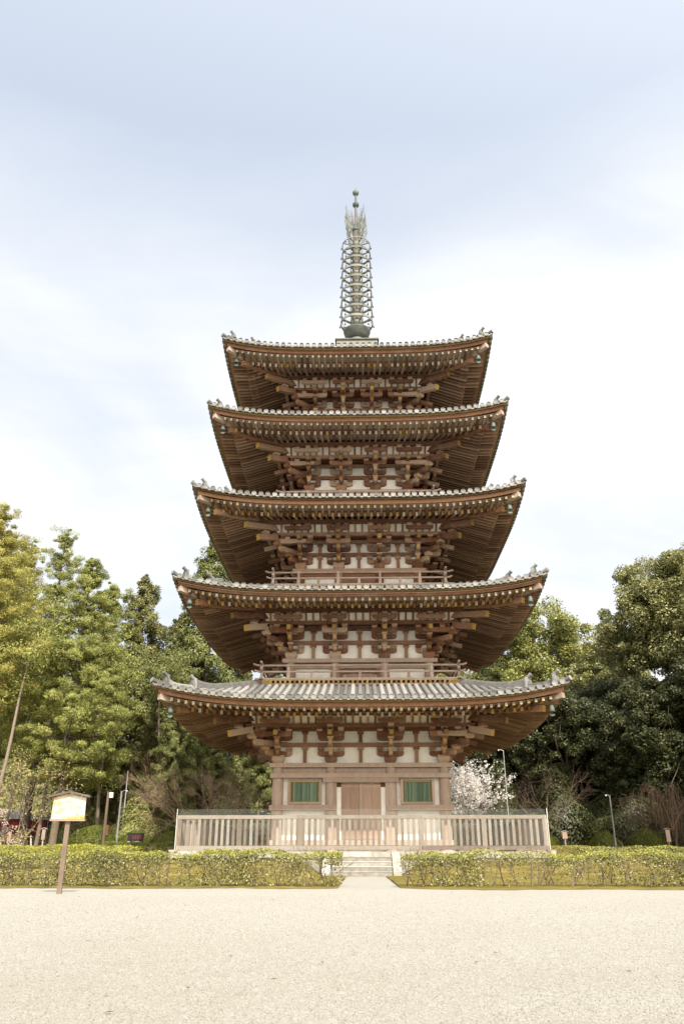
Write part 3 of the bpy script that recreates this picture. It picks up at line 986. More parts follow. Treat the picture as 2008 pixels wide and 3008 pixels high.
    mb.tube([hp(dA+.02, surf(dA, dA)+.06), hp(w-.15, surf(w-.15, w-.15)+.05), hp(w+.03, zc+.1)], [.1, .1, .105], 10, 0)
    rg = mb.build('hip_ridge', [M['tile']], roof)
    # ridge end ornaments
    def ornament(d, s):
        m = MB().frame(-pi/4, (-d, -d, surf(d, d)-.02))
        m.prism([(-.2*s, 0), (-.19*s, .3*s), (-.12*s, .42*s), (0, .46*s), (.12*s, .42*s), (.19*s, .3*s), (.2*s, 0)], (0, -.02, 0), UX, UZ, UY, .07)
        m.lathe([(.11*s, 0), (.1*s, .03), (.05*s, .045), (.0, .05)], 10, (0, 0, 0)) if False else None
        dn = 10
        vv = [(.1*s*math.cos(2*pi*q/dn), -.085, .22*s+.1*s*math.sin(2*pi*q/dn)) for q in range(dn)] + [(.12*s*math.cos(2*pi*q/dn), -.05, .22*s+.12*s*math.sin(2*pi*q/dn)) for q in range(dn)]
        m.add(vv, [tuple(range(dn-1, -1, -1))] + [(q, (q+1) % dn, dn+(q+1) % dn, dn+q) for q in range(dn)], 1)
        m.tube([(0, .1, .42*s), (0, -.06, .47*s), (0, -.17, .55*s)], [.06*s, .065*s, .075*s], 9, 0)
        return m.build('ridge_end_ornament', [M['tile_end'], M['bronze_pale']], roof)
    o1 = ornament(dA+.03, 1.0); o2 = ornament(dB+.03, 1.05)
    for k in (1, 2, 3):
        dup(hr, roof, None, k*pi/2); dup(rg, roof, None, k*pi/2)
        for o in (o1, o2):
            q = rotz(k*pi/2) @ np.array(o.location); dup(o, roof, tuple(q), k*pi/2)
    # wind bells under the flying hip rafters: things that hang from the eaves
    fl = ('lowest roof', 'second lowest roof', 'middle roof', 'second highest roof', 'topmost roof')[i]
    for k, cn in enumerate(('front left', 'front right', 'back right', 'back left')):
        d = w-.62
        q = rotz(k*pi/2) @ np.array([-d, -d, 0])
        ztop_b = P(0) + fly_c(d, d) - .12 + 2*PZ
        if bell_proto is None:
            r = empty('wind_bell')
            m = MB(); m.lathe([(.0, -.1), (.06, -.105), (.095, -.15), (.11, -.3), (.135, -.40), (.12, -.40), (.095, -.28), (.0, -.13)], 14)
            m.build('bell_body', M['verdigris'], r)
            m = MB(); m.tube([(0, 0, .05), (0, 0, -.1)], .014, 6); m.build('hook', M['bronze_dark'], r)
            m = MB(); m.tube([(0, 0, -.2), (0, 0, -.5)], .008, 5); m.prism([(-.1, -.5), (.1, -.5), (.12, -.56), (0, -.62), (-.12, -.56)], (0, 0, 0), UX, UZ, UY, .01); m.build('clapper', M['verdigris'], r)
            bell_proto = r; bl = r
        else: bl = dup_tree(bell_proto)
        bl.location = (q[0], q[1], ztop_b); bl.scale = (.82, .82, .82)
        tag(bl, 'verdigris wind bell under the %s corner of the %s' % (cn, fl), 'bell', 'wind bells under the pagoda eaves')

# --- spire --------------------------------------------------------------------
mb = MB()
mb.box(-1.12, 1.12, -1.12, 1.12, P(25.7), P(26.66), 3); mb.box(-1.2, 1.2, -1.2, 1.2, P(26.66), P(26.74), 1)
mb.lathe([(.3, P(28.0)), (.3, P(29.0)), (.26, P(31.)), (.22, P(34.3)), (.17, P(35.4)), (.10, P(35.5)), (.07, P(37.3)), (.06, P(38.4))], 18, mat=2)
sp = mb.build('spire', [M['verdigris'], M['bronze_dark'], M['bronze'], M['bronze_pale']], pag)
mb = MB(); mb.lathe([(.66, P(26.74)), (.64, P(27.0)), (.55, P(27.25)), (.42, P(27.4))], 28, mat=1)
mb.lathe([(.42, P(27.4)), (.5, P(27.42)), (.66, P(27.62)), (.74, P(27.9)), (.76, P(27.93)), (.76, P(28.02)), (.6, P(28.03)), (.3, P(28.05))], 28)
mb.build('inverted_bowl', [M['bronze_dark'], M['bronze_pale']], sp)
for k in range(9):
    z = P(28.55 + k*.705)
    R = .93 - .011*k
    m = MB()
    hb = .15 if k < 8 else .06
    m.lathe([(R, z-hb/2), (R, z+hb/2), (R-.035, z+hb/2), (R-.035, z-hb/2), (R, z-hb/2)], 36, mat=0)
    for q in range(8):
        a = q*pi/4 + pi/8
        m.beam((.2*math.cos(a), .2*math.sin(a), z-.02), ((R-.02)*math.cos(a), (R-.02)*math.sin(a), z-.02), .035, .06, 1)
    m.lathe([(.3, z-.17), (.36, z-.1), (.37, z+.06), (.26, z+.13)], 18, mat=0)
    m.build('ring', [M['bronze_pale'], M['bronze_dark']], sp)
    for q in range(8):
        a = q*pi/4
        if k == 0 and q == 0:
            m = MB(); m.tube([(0, 0, 0), (0, 0, -.07)], .008, 4); m.lathe([(.0, -.06), (.03, -.08), (.045, -.19), (.0, -.17)], 8)
            rb = m.build('ring_bell', M['bronze'], sp); rbc = rb
        else: rbc = dup(rb, sp)
        rbc.location = ((R+.03)*math.cos(a), (R+.03)*math.sin(a), z-hb/2)
    # wire stays between the rings
m = MB()
for q in range(8):
    a = q*pi/4 + pi/8
    pts = [((.93-.011*k+.01)*math.cos(a), (.93-.011*k+.01)*math.sin(a), P(28.55+k*.705)) for k in range(9)]
    pts.insert(0, (.72*math.cos(a), .72*math.sin(a), P(28.0)))
    m.tube(pts, .014, 4)
m.build('stay', M['bronze_dark'], sp)
# the lace-like flame crest: four upright sheets of curling tendrils
m = MB()
rnd = random.Random(5)
for q in range(4):
    a = q*pi/2 + pi/4*0.9
    ca, sa = math.cos(a), math.sin(a)
    for t in range(24):
        z0 = P(34.5) + rnd.random()*1.5
        r0 = .08 + rnd.random()*.58
        hgt = .6 + rnd.random()*.6
        r1 = min(.86, r0 + .1 + rnd.random()*.2)
        pts = []
        ph = rnd.random()*6
        for e in range(9):
            u = e/8
            r = r0 + (r1-r0)*math.sin(u*pi/2)**.8 + .035*math.sin(u*9+ph)
            pts.append((r*ca, r*sa, z0 + hgt*u**1.3))
        z1 = pts[-1][2]
        if z1 > P(37.0): pts = [(p[0], p[1], p[2]-(z1-P(37.0))) for p in pts]
        m.tube(pts, [.022]*5 + [.02, .018, .014, .008], 4)
    pts = [((.5+.34*math.sin(u*pi*.8)+.04*math.sin(u*14))*ca, (.5+.34*math.sin(u*pi*.8)+.04*math.sin(u*14))*sa, P(34.6)+2.35*u**1.2) for u in np.linspace(0, 1, 14)]
    m.tube(pts, .024, 4)
m.build('flame_crest', M['bronze_pale'], sp)
m = MB(); m.lathe([(.2, P(35.35)), (.24, P(35.42)), (.24, P(35.5)), (.12, P(35.62)), (.07, P(35.8))], 14); m.build('collar', M['verdigris'], sp)
for z, nm in ((37.45, 'jewel'), (38.42, 'jewel')):
    m = MB()
    pr = [(.2*math.sin(t), P(z)-.2*math.cos(t)) for t in np.linspace(0, pi, 12)]
    if z > 38: pr = pr[:-2] + [(.05, P(z)+.25), (.025, P(z)+.34), (.0, P(z)+.46)]
    m.lathe(pr, 18); m.build(nm, M['verdigris'], sp)
exec_trees = True
#@@TREES@@
# ------------------------------------------------------------------ vegetation
def leaf_object(name, C, Nn, size, asp, mats, parent=None, mat_idx=None, seed=0, up=None):
    """rhombic leaves at C with rough normals Nn, sizes array"""
    rg = np.random.default_rng(seed)
    n = len(C)
    nrm = Nn + rg.normal(0, .55, (n, 3)); nrm /= np.linalg.norm(nrm, axis=1, keepdims=True)+1e-9
    if up is None: t = rg.normal(0, 1, (n, 3))
    else: t = up + rg.normal(0, .35, (n, 3))
    t -= nrm*np.sum(t*nrm, 1, keepdims=True); t /= np.linalg.norm(t, axis=1, keepdims=True)+1e-9
    s = np.cross(nrm, t)
    L = size[:, None]; Wd = L*asp
    bend = nrm*L*.12
    V = np.stack([C - t*L*.5, C + s*Wd*.5 - bend, C + t*L*.5, C - s*Wd*.5 - bend], 1).reshape(-1, 3)
    me = bpy.data.meshes.new(name)
    me.vertices.add(4*n); me.vertices.foreach_set('co', V.astype(np.float32).ravel())
    me.loops.add(4*n); me.loops.foreach_set('vertex_index', np.arange(4*n, dtype=np.int32))
    me.polygons.add(n); me.polygons.foreach_set('loop_start', np.arange(0, 4*n, 4, dtype=np.int32))
    try: me.polygons.foreach_set('loop_total', np.full(n, 4, dtype=np.int32))
    except Exception: pass
    for m in (mats if isinstance(mats, (list, tuple)) else [mats]): me.materials.append(m)
    if mat_idx is not None: me.polygons.foreach_set('material_index', mat_idx.astype(np.int32))
    me.update(calc_edges=True)
    o = bpy.data.objects.new(name, me); COL.objects.link(o); o.parent = parent
    return o

def clumps(cent, rad, per, rg, flat=1., shell=.35):
    """points in ellipsoidal clumps; denser towards the clump's skin"""
    n = len(cent)
    d = rg.normal(0, 1, (n, per, 3)); d /= np.linalg.norm(d, axis=2, keepdims=True)
    r = (shell + (1-shell)*rg.random((n, per, 1)))**.6
    off = d*r*rad[:, None, None]; off[:, :, 2] *= flat
    return (cent[:, None, :] + off).reshape(-1, 3), d.reshape(-1, 3)

def rand_branch(m, p, d, length, r, rg, depth, spread=.6, grav=0., kids=3, n=5, tips=None, mat=0):
    pts = [np.array(p, float)]; d = np.array(d, float); d /= np.linalg.norm(d)
    for k in range(n):
        d = d + rg.normal(0, .13, 3) + np.array([0, 0, grav]); d /= np.linalg.norm(d)
        pts.append(pts[-1] + d*length/n)
    rr_ = [r*(1-.72*k/n) for k in range(n+1)]
    m.tube(pts, rr_, 5 if r > .03 else 3, mat, True, False)
    if depth == 0:
        if tips is not None: tips.extend(pts[2:])
        return
    for k in range(kids):
        t = .35 + .65*(k+rg.random())/kids
        q = min(n-1, int(t*n))
        pp = pts[q] + (pts[q+1]-pts[q])*(t*n-q if t*n-q < 1 else 1)
        dd = pts[q+1]-pts[q]; dd = dd/np.linalg.norm(dd) + rg.normal(0, spread, 3)
        rand_branch(m, pp, dd, length*(.5+.25*rg.random()), r*(1-.72*t)*.7+.002, rg, depth-1, spread, grav, kids, n, tips, mat)

def conifer(name, h, r, seed, lmat, bark, style='pine', lean=0., bare=.28, levels=15, per=150, pw=.75):
    """tapered trunk, whorled limbs, layered sprays of foliage"""
    rg = np.random.default_rng(seed)
    root = empty(name)
    m = MB()
    pts = [np.array([lean*h*.35*math.sin(t*2.2) + rg.normal(0, .06), rg.normal(0, .06), h*t]) for t in np.linspace(0, 1, 10)]
    pts[0][2] = -.4
    m.tube(pts, [h*.0125*(1-.93*t)+.015 for t in np.linspace(0, 1, 10)], 9, 0)
    cent, crad = [], []
    def trunk(t):
        k = min(8, int(t*9)); u = t*9-k; return pts[k]*(1-u) + pts[k+1]*u
    for k in range(levels):
        t = bare + (1-bare)*(k+rg.random()*.5)/levels
        rel = (t-bare)/(1-bare)
        if style == 'pine': prof = (1-rel)**pw*(.55+.45*min(1, rel*4+.35))
        else: prof = (1-rel)**.62*(.75+.25*min(1, rel*3))
        nb = rg.integers(4, 7)
        a0 = rg.random()*6.28
        for q in range(nb):
            a = a0 + q*2*pi/nb + rg.normal(0, .25)
            ln = max(.35, r*prof*(.65+.5*rg.random()))
            p0 = trunk(t)
            slope = (.12 if style == 'pine' else -.05) + .75*rel*(style == 'pine')
            p1 = p0 + np.array([math.cos(a)*ln, math.sin(a)*ln, ln*slope])
            mid = (p0+p1)/2 + np.array([0, 0, -.06*ln])
            m.tube([p0, mid, p1], [.012*h*(1-t)*.35+.02, .02+.006*h*(1-t)*.3, .012], 4, 0, True, False)
            nc = max(2, int(ln/.55)+1)
            for e in range(nc):
                u = .3 + .72*(e+.5)/nc
                c = p0*(1-u) + p1*u + rg.normal(0, .14, 3)
                if style != 'pine': c[2] -= .25*u*u*ln*.4
                cent.append(c); crad.append(min((.38+.3*rg.random())*(.75+.4*(1-rel))*(h/18)**.5, .16+.3*ln))
                if style != 'pine' and rg.random() < .5:
                    cent.append(c + np.array([rg.normal(0, .3), rg.normal(0, .3), -.35])); crad.append(.4+.2*rg.random())
    for k in range(5):
        cent.append(pts[-1] + np.array([rg.normal(0, .08), rg.normal(0, .08), -.32*k])); crad.append(.14+.1*k)
    m.build('trunk', bark, root)
    cent = np.array(cent); crad = np.array(crad)
    if style == 'pine':      # side shoots make each limb a flat plate
        ex = cent[rg.integers(0, len(cent), len(cent))] + rg.normal(0, 1, (len(cent), 3))*np.array([.5, .5, .08])
        cent = np.concatenate([cent, ex]); crad = np.concatenate([crad, np.minimum(crad, .5)*.8])
    crad = crad*rg.uniform(.6, 1.15, len(crad)); cent = cent + rg.normal(0, .16, cent.shape) if style == 'pine' else cent
    C, D = clumps(cent, crad, int(per*(1.25 if style == 'pine' else 1)), rg, .62 if style == 'pine' else .95, .25)
    n = len(C)
    if style == 'pine':
        sz = .10 + .13*rg.random(n); up = D*.9 + np.array([0, 0, .6]); asp = .17
    else:
        sz = .13 + .13*rg.random(n); up = D*.5 + np.array([0, 0, -.35]); asp = .42
    out = C - np.array([0, 0, h*.5]); out[:, 2] *= .15; out /= np.linalg.norm(out, axis=1, keepdims=True)+1e-6
    leaf_object('crown', C, D*.5+out*.6+np.array([0, 0, .35]), sz, asp, lmat, root, seed=seed, up=up)
    return root

def broadleaf(name, h, r, seed, lmat, bark, nclump=230, per=190, low=.28, leaf=.2, squash=1.):
    """domed evergreen: limbs carrying leafy clumps of uneven size"""
    rg = np.random.default_rng(seed)
    root = empty(name)
    m = MB()
    zc = h*(low + (1-low)*.5); rz = h*(1-low)*.5
    tips = []
    m.tube([(0, 0, -.4), (.1, 0, h*.15), (rg.normal(0, .2), rg.normal(0, .2), h*.35), (0, 0, h*.55)], [h*.026, h*.022, h*.017, h*.008], 9)
    for k in range(9):
        a = k*2.4; e = rg.uniform(.15, 1.2)
        rand_branch(m, (0, 0, h*rg.uniform(.2, .45)), (math.cos(a)*math.cos(e), math.sin(a)*math.cos(e), math.sin(e)), r*.9, h*.009, rg, 1, .4, .02, 3)
    m.build('trunk', bark, root)
    # big lobes first, clumps on the lobes
    nl = 24
    ld = rg.normal(0, 1, (nl, 3)); ld[:, 2] = (np.abs(ld[:, 2])*.9 - .35) if low > .1 else ld[:, 2]*.9; ld /= np.linalg.norm(ld, axis=1, keepdims=True)
    lc = ld*np.array([r*.62, r*.62, rz*.62])*rg.uniform(.75, 1.1, (nl, 1)) + np.array([0, 0, zc])
    lr = r*rg.uniform(.3, .46, nl)
    idx = rg.integers(0, nl, nclump)
    d = rg.normal(0, 1, (nclump, 3)); d /= np.linalg.norm(d, axis=1, keepdims=True)
    cent = lc[idx] + d*lr[idx][:, None]*rg.uniform(.55, .98, (nclump, 1))*np.array([1, 1, .85*squash])
    cent[:, 2] = np.maximum(cent[:, 2], h*low*.5)
    crad = r*rg.uniform(.07, .16, nclump)
    C, D = clumps(cent, crad, per, rg, .7, .35)
    n = len(C)
    sz = leaf*(.7+.6*rg.random(n))
    leaf_object('crown', C, D*.7 + np.array([0, 0, .5]), sz, .5, lmat, root, seed=seed)
    return root

def bush(name, rx, ry, h, seed, lmat, n=5000, leaf=.05, rough=.1, parent=None, clip=True):
    """clipped or loose shrub: leaves through a dome, a few stems inside"""
    rg = np.random.default_rng(seed)
    root = empty(name)
    d = rg.normal(0, 1, (n, 3)); d /= np.linalg.norm(d, axis=1, keepdims=True); d[:, 2] = np.abs(d[:, 2])
    lump = 1 + rough*(np.sin(d[:, 0]*5+seed)+np.sin(d[:, 1]*6+seed*2)+np.sin(d[:, 2]*7))*.4
    r = (1 - .3*rg.random(n)**2.2)*lump
    C = d*r[:, None]*np.array([rx, ry, h])
    leaf_object('foliage', C, d, leaf*(.7+.6*rg.random(n)), .5, lmat, root, seed=seed)
    m = MB()
    for k in range(6):
        a = k*1.05
        m.tube([(0, 0, -.1), (rx*.3*math.cos(a), ry*.3*math.sin(a), h*.4), (rx*.6*math.cos(a), ry*.6*math.sin(a), h*.7)], [.03, .02, .01], 4)
    m.build('stem', M['bark'], root)
    return root

def put(o, x, y, label, cat='tree', group=None, rz=0., s=1., z=None):
    o.location = (x, y, ground_z(x, y)-.02 if z is None else z)
    o.rotation_euler = (0, 0, rz)
    o.scale = (s, s, s)
    tag(o, label, cat, group)
    return o
def again(src, x, y, label, cat='tree', group=None, rz=0., s=1., sz=None):
    o = dup_tree(src)
    put(o, x, y, label, cat, group, rz, s)
    if sz: o.scale = (s, s, s*sz)
    return o

# left side conifers
GL = 'tall conifers on the left of the pagoda'
GB = 'background trees behind the pagoda and the left wood'
cedar = put(conifer('cedar_tree', 20.5, 5.0, 11, M['lf_gold'], M['bark_pale'], 'pine', .05, .36, 15, 150), -22.6, 8, 'golden green conifer at the left edge with a leaning pale trunk', 'tree', GL, 0, .955)
pineA = put(conifer('pine_tree', 17.5, 4.6, 12, M['lf_pine'], M['bark'], 'pine', .03, .2, 18, 190, .85), -17.9, 12, 'bushy bright green pine, the broadest tree of the left group', 'tree', GL)
pineB = put(conifer('pine_tree', 22, 3.9, 13, M['lf_pine'], M['bark'], 'pine', -.01, .25, 20, 120, 1.15), -21.2, 16, 'tall pine with a thin open spire-like top at the far left', 'tree', GL, 0, .965)
cypA = put(conifer('cypress_tree', 20.5, 4.3, 14, M['lf_cyp2'], M['bark'], 'cyp', .02, .14, 22, 150), -17.4, 24, 'brownish green cypress with a rounded top beside the bright pine', 'tree', GL)
cypB = put(conifer('cypress_tree', 25.3, 5.4, 15, M['lf_cyp'], M['bark'], 'cyp', .0, .12, 24, 150), -12.3, 26, 'tallest dark cypress, its tip showing between the second and third roofs', 'tree', GL)
again(pineA, -18.9, 21, 'pine standing behind the broad bright pine, its tip just above it', group=GL, rz=2., s=1.06)
again(cypA, -15.4, 29, 'slim cypress between the brownish cypress and the tallest one', group=GL, rz=1.3, s=.9)
again(cypB, -9.6, 17.5, 'low feathery cypress beside the lowest left eave', group=GL, rz=.7, s=.37)
again(cypB, -11.9, 16.0, 'small bushy cypress left of the feathery one under the lowest eave', group=GL, rz=2.7, s=.42)
again(cypA, -13.7, 20.0, 'mid height cypress in front of the tallest cypress', group=GL, rz=3.3, s=.62)
again(cedar, -24.5, 15, 'golden conifer behind the left edge, only its right side in view', group=GL, rz=2.2, s=1.0)
again(pineB, -25.5, 20, 'thin topped conifer at the left edge behind the golden conifers', group=GL, rz=1.2, s=1.0)
k = 0
for x, y, src, s, lb in ((-22, 33, cypA, .8, 'dark cypress deep in the left wood behind the pines'), (-26, 38, cypB, .7, 'cypress deep in the wood behind the left edge pines'),
                         (-7.5, 34, cypB, .62, 'cypress hidden for the most part behind the pagoda body, left of it'), (-11, 40, cypA, .8, 'cypress at the back between the tallest cypress and the pagoda'),
                         (-19, 44, cypB, .62, 'far cypress behind the gap in the left trunks'), (-2, 40, cypA, .75, 'cypress standing straight behind the pagoda'),
                         (5, 38, cypB, .55, 'cypress behind the pagoda on its right half'), (-14.5, 36, cypB, .66, 'far cypress behind the slim cypress')):
    again(src, x, y, lb, group=GB, rz=k*1.1, s=s); k += 1

# right side broadleaf evergreens
GR = 'broadleaf evergreens on the right of the pagoda'
domeA = put(broadleaf('evergreen_tree', 21.6, 7.0, 21, M['lf_broad'], M['bark'], 560, 290, .15, .215), 15.6, 31, 'sunlit yellow green domed tree beside the middle roofs', 'tree', GR)
greyA = put(broadleaf('evergreen_tree', 17.0, 4.6, 22, M['lf_grey'], M['bark'], 420, 270, .2, .185), 19.6, 26, 'greyish green rounded tree between the sunlit dome and the big dark tree', 'tree', GR)
bigA = put(broadleaf('evergreen_tree', 19.6, 6.0, 23, M['lf_grey'], M['bark'], 560, 300, .25, .165), 21.6, 15, 'largest dark evergreen at the right edge with a pale sunlit top', 'tree', GR, 0, 1.04)
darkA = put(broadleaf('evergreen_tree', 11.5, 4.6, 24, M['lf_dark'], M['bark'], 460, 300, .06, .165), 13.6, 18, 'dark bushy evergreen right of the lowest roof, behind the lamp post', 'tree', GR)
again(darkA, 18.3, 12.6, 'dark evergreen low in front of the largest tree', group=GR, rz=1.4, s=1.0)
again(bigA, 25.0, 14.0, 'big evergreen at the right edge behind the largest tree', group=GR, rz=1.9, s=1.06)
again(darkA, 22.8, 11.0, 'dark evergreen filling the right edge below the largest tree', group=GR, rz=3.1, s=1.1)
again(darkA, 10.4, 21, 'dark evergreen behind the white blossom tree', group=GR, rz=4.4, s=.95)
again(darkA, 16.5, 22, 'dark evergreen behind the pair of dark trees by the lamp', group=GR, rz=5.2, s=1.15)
again(darkA, 6.8, 27, 'dark evergreen just right of the pagoda base, far back', group=GR, rz=.4, s=.95)
again(domeA, 10.2, 38, 'yellow green tree partly behind the right eaves', group=GR, rz=2.2, s=.8)
again(domeA, 24.0, 38, 'yellow green tree far back behind the greyish one', group=GR, rz=4.0, s=.85)
again(greyA, 26.5, 20, 'greyish evergreen beyond the right edge', group=GR, rz=1.1, s=1.2)
again(bigA, 27.0, 1.5, 'large evergreen outside the picture on the right, shading the wood', group=GR, rz=2.5, s=1.0)
again(bigA, 21.0, -6.5, 'second large evergreen outside the picture on the right', group=GR, rz=4.1, s=1.0)

# undergrowth filling the wood between the trunks
rg = np.random.default_rng(77)
n = 60000
X = rg.uniform(-40, 40, n); Y = 30 + 26*rg.random(n)
Z = np.array([ground_z(a, b) for a, b in zip(X, Y)]) + rg.random(n)**1.6*(2.6 + 1.6*np.sin(X*.7)+np.sin(Y*.9))
uo = leaf_object('undergrowth', np.stack([X, Y, Z], 1), np.tile(np.array([0, -.6, .6]), (n, 1)), .25+.25*rg.random(n), .5, M['lf_under'], seed=3)
tag(uo, 'mixed brownish undergrowth on the floor of the far wood', 'undergrowth', kind='stuff')
n = 45000
X = rg.uniform(-60, 60, n); Y = 58 + 50*rg.random(n)
Z = 1.2 + 36*((Y-58)/62)*(.7+.3*np.sin(X*.07+1)) + rg.random(n)*3.5
uo = leaf_object('hillside_scrub', np.stack([X, Y, Z], 1), np.tile(np.array([0, -.7, .5]), (n, 1)), .5+.5*rg.random(n), .55, M['lf_under'], seed=4)
tag(uo, 'far scrub covering the slope behind the wood', 'scrub', kind='stuff')

# clipped shrubs and bushes
GS = 'clipped round shrubs'
sA = put(bush('round_shrub', 1.45, 1.1, 1.12, 31, M['lf_shrub'], 9000, .07), -14.3, 8, 'widest clipped round shrub, behind the notice board post', 'shrub', GS)
sB = put(bush('round_shrub', 1.1, .9, .82, 32, M['lf_shrub'], 7000, .07), -12.2, 9, 'clipped round shrub behind the black sign', 'shrub', GS)
again(sB, -10.4, 9.2, 'clipped round shrub at the left end of the fence', 'shrub', GS, 1., .92)
again(sB, 12.9, 8.5, 'dark low shrub left of the lamp post on the right', 'shrub', GS, 2., .9)
again(sB, 15.0, 8.2, 'dark low shrub under the weeping cherry', 'shrub', GS, 3., 1.05)
again(sA, 10.2, 11.5, 'dark shrub beside the right end of the fence', 'shrub', GS, 3.6, .7)
put(bush('loose_bush', 2.0, 1.5, 2.1, 33, M['lf_broad'], 9000, .13, .35), -13.5, 13.5, 'tall loose leafy bush behind the clipped shrubs', 'shrub')
put(bush('loose_bush', 1.9, 1.4, 2.3, 34, M['lf_cyp'], 8000, .13, .4), -8.0, 13.0, 'loose dark bush behind the bare maple', 'shrub')
put(bush('loose_bush', 2.2, 1.5, 1.7, 35, M['lf_dark'], 8000, .13, .4), 17.5, 10.0, 'dark loose bush right of the weeping cherry', 'shrub')
put(bush('loose_bush', 2.6, 1.5, 2.4, 36, M['lf_dark'], 9000, .14, .4), 9.0, 15.5, 'dark loose bush behind the white blossom tree', 'shrub')
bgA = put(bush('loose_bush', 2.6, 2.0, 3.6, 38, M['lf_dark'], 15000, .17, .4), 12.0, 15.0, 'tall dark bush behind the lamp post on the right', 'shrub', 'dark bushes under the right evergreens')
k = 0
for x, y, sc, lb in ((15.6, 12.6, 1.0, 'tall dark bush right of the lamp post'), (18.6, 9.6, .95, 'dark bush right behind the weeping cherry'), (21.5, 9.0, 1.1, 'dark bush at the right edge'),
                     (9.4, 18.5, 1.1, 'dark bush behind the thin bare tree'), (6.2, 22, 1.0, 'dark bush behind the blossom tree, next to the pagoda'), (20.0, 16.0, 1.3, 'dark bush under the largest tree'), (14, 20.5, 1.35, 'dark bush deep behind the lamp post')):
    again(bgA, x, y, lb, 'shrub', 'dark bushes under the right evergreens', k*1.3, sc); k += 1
put(bush('loose_bush', 3.0, 2.0, 2.6, 37, M['lf_cyp2'], 9000, .16, .4), -19.5, 20.0, 'loose brownish bush deep between the left trunks', 'shrub')

# hedges ----------------------------------------------------------------------
def hedge(name, x0, x1, y0, y1, h, seed, n, full, lmat, topmat, leaf=.044, stems=True):
    """boxy hedge; full(x) 0..1 tells how leafy the lower half is"""
    rg = np.random.default_rng(seed)
    root = empty(name, ((x0+x1)/2, (y0+y1)/2, 0))
    cx, cy = (x0+x1)/2, (y0+y1)/2
    X = rg.uniform(x0, x1, n*2); Y = rg.uniform(y0, y1, n*2)
    T = rg.random(n*2)
    Z = h*(.06 + .94*T)
    hh = h*(1 + .055*np.sin(X*2.1+seed) + .045*np.sin(X*5.3) + .03*np.sin(X*13.+Y*7))
    Z = Z/h*hh
    # keep the skin mostly
    ey = np.minimum(Y-y0, y1-Y)/(y1-y0)
    et = 1-T
    skin = np.minimum(ey*1.6, et*1.2)
    keep = rg.random(n*2) < np.exp(-skin*4.5)
    f = np.array([full(x) for x in X])
    patch = .5+.5*np.sin(X*3.1+seed)*np.sin(Z*7+X*1.3)
    keep &= rg.random(n*2) < np.where(T > .6, .55+.45*np.minimum(1, f*1.25), f*(.12+.88*patch)+.02)*(.62+.38*np.sin(X*4.3+seed)*np.sin(X*1.9))
    X, Y, Z, T = X[keep], Y[keep], Z[keep], T[keep]
    Y += rg.normal(0, .05, len(Y))
    C = np.stack([X-cx, Y-cy, Z + np.array([ground_z(a, b) for a, b in zip(X, Y)])*0], 1)
    N = np.stack([rg.normal(0, .3, len(X)), np.where(Y < cy, -.8, .5), .3+T*.9], 1)
    mi = (T > .84).astype(int)*(rg.random(len(X)) < .55)
    yl = rg.random(len(X)) < .05*(.5+.5*np.sin(X*1.1))
    mi = np.where(yl, 1, mi)
    leaf_object('foliage', C, N, leaf*(.6+.8*rg.random(len(X))), .52, [lmat, topmat], root, mi, seed)
    if stems:
        m = MB()
        x = x0+.1
        while x < x1-.05:
            y = rg.uniform(y0+.2, y1-.2)
            for e in range(2):
                rand_branch(m, (x-cx, y-cy, -.03), (rg.normal(0, .35), rg.normal(0, .3), 1), h*.8, .014, rg, 2, .55, .0, 3, 4)
            x += .16 + .12*rg.random()
        m.build('stem', M['twig_grey'], root)
    return root
def full_left(x): 
    return .97 if x < -4.7 else (.62 if x < -3.4 else (.85 if x < -1.2 else .5))
def full_right(x):
    return .22 if x < 1.5 else (.95 if x < 2.7 else (.1 if x < 4.7 else (.45 if x < 5.3 else 1.)))
hl = hedge('hedge', -13.5, -.42, -18.75, -17.75, .72, 51, 120000, full_left, M['lf_hedge'], M['lf_hedge_top'])
tag(hl, 'long front hedge left of the stone steps, behind the notice board', 'hedge', 'low hedges round the pagoda')
hr_ = hedge('hedge', .86, 13.5, -18.95, -17.95, .70, 52, 110000, full_right, M['lf_hedge'], M['lf_hedge_top'])
tag(hr_, 'long front hedge right of the stone steps, bare and twiggy at its left half', 'hedge', 'low hedges round the pagoda')
def h3(*a, label, z): 
    o = hedge(*a); o.location.z = z; tag(o, label, 'hedge', 'low hedges round the pagoda')
h3('hedge', -12.6, -7.4, -9.0, -8.0, .55, 53, 15000, lambda x: .95, M['lf_hedge_top'], M['lf_hedge_top'], .06, False, label='short bright yellow green hedge behind the left front hedge', z=.42)
h3('hedge', -10.6, -7.2, -2.2, -1.0, .42, 54, 10000, lambda x: .95, M['lf_shrub'], M['lf_shrub'], .06, False, label='dark low hedge beside the left side of the fence', z=.75)
h3('hedge', 7.0, 14.5, -6.6, -5.4, .45, 55, 18000, lambda x: .9, M['lf_hedge'], M['lf_hedge_top'], .06, False, label='low bright topped hedge running right from the fence corner', z=.5)

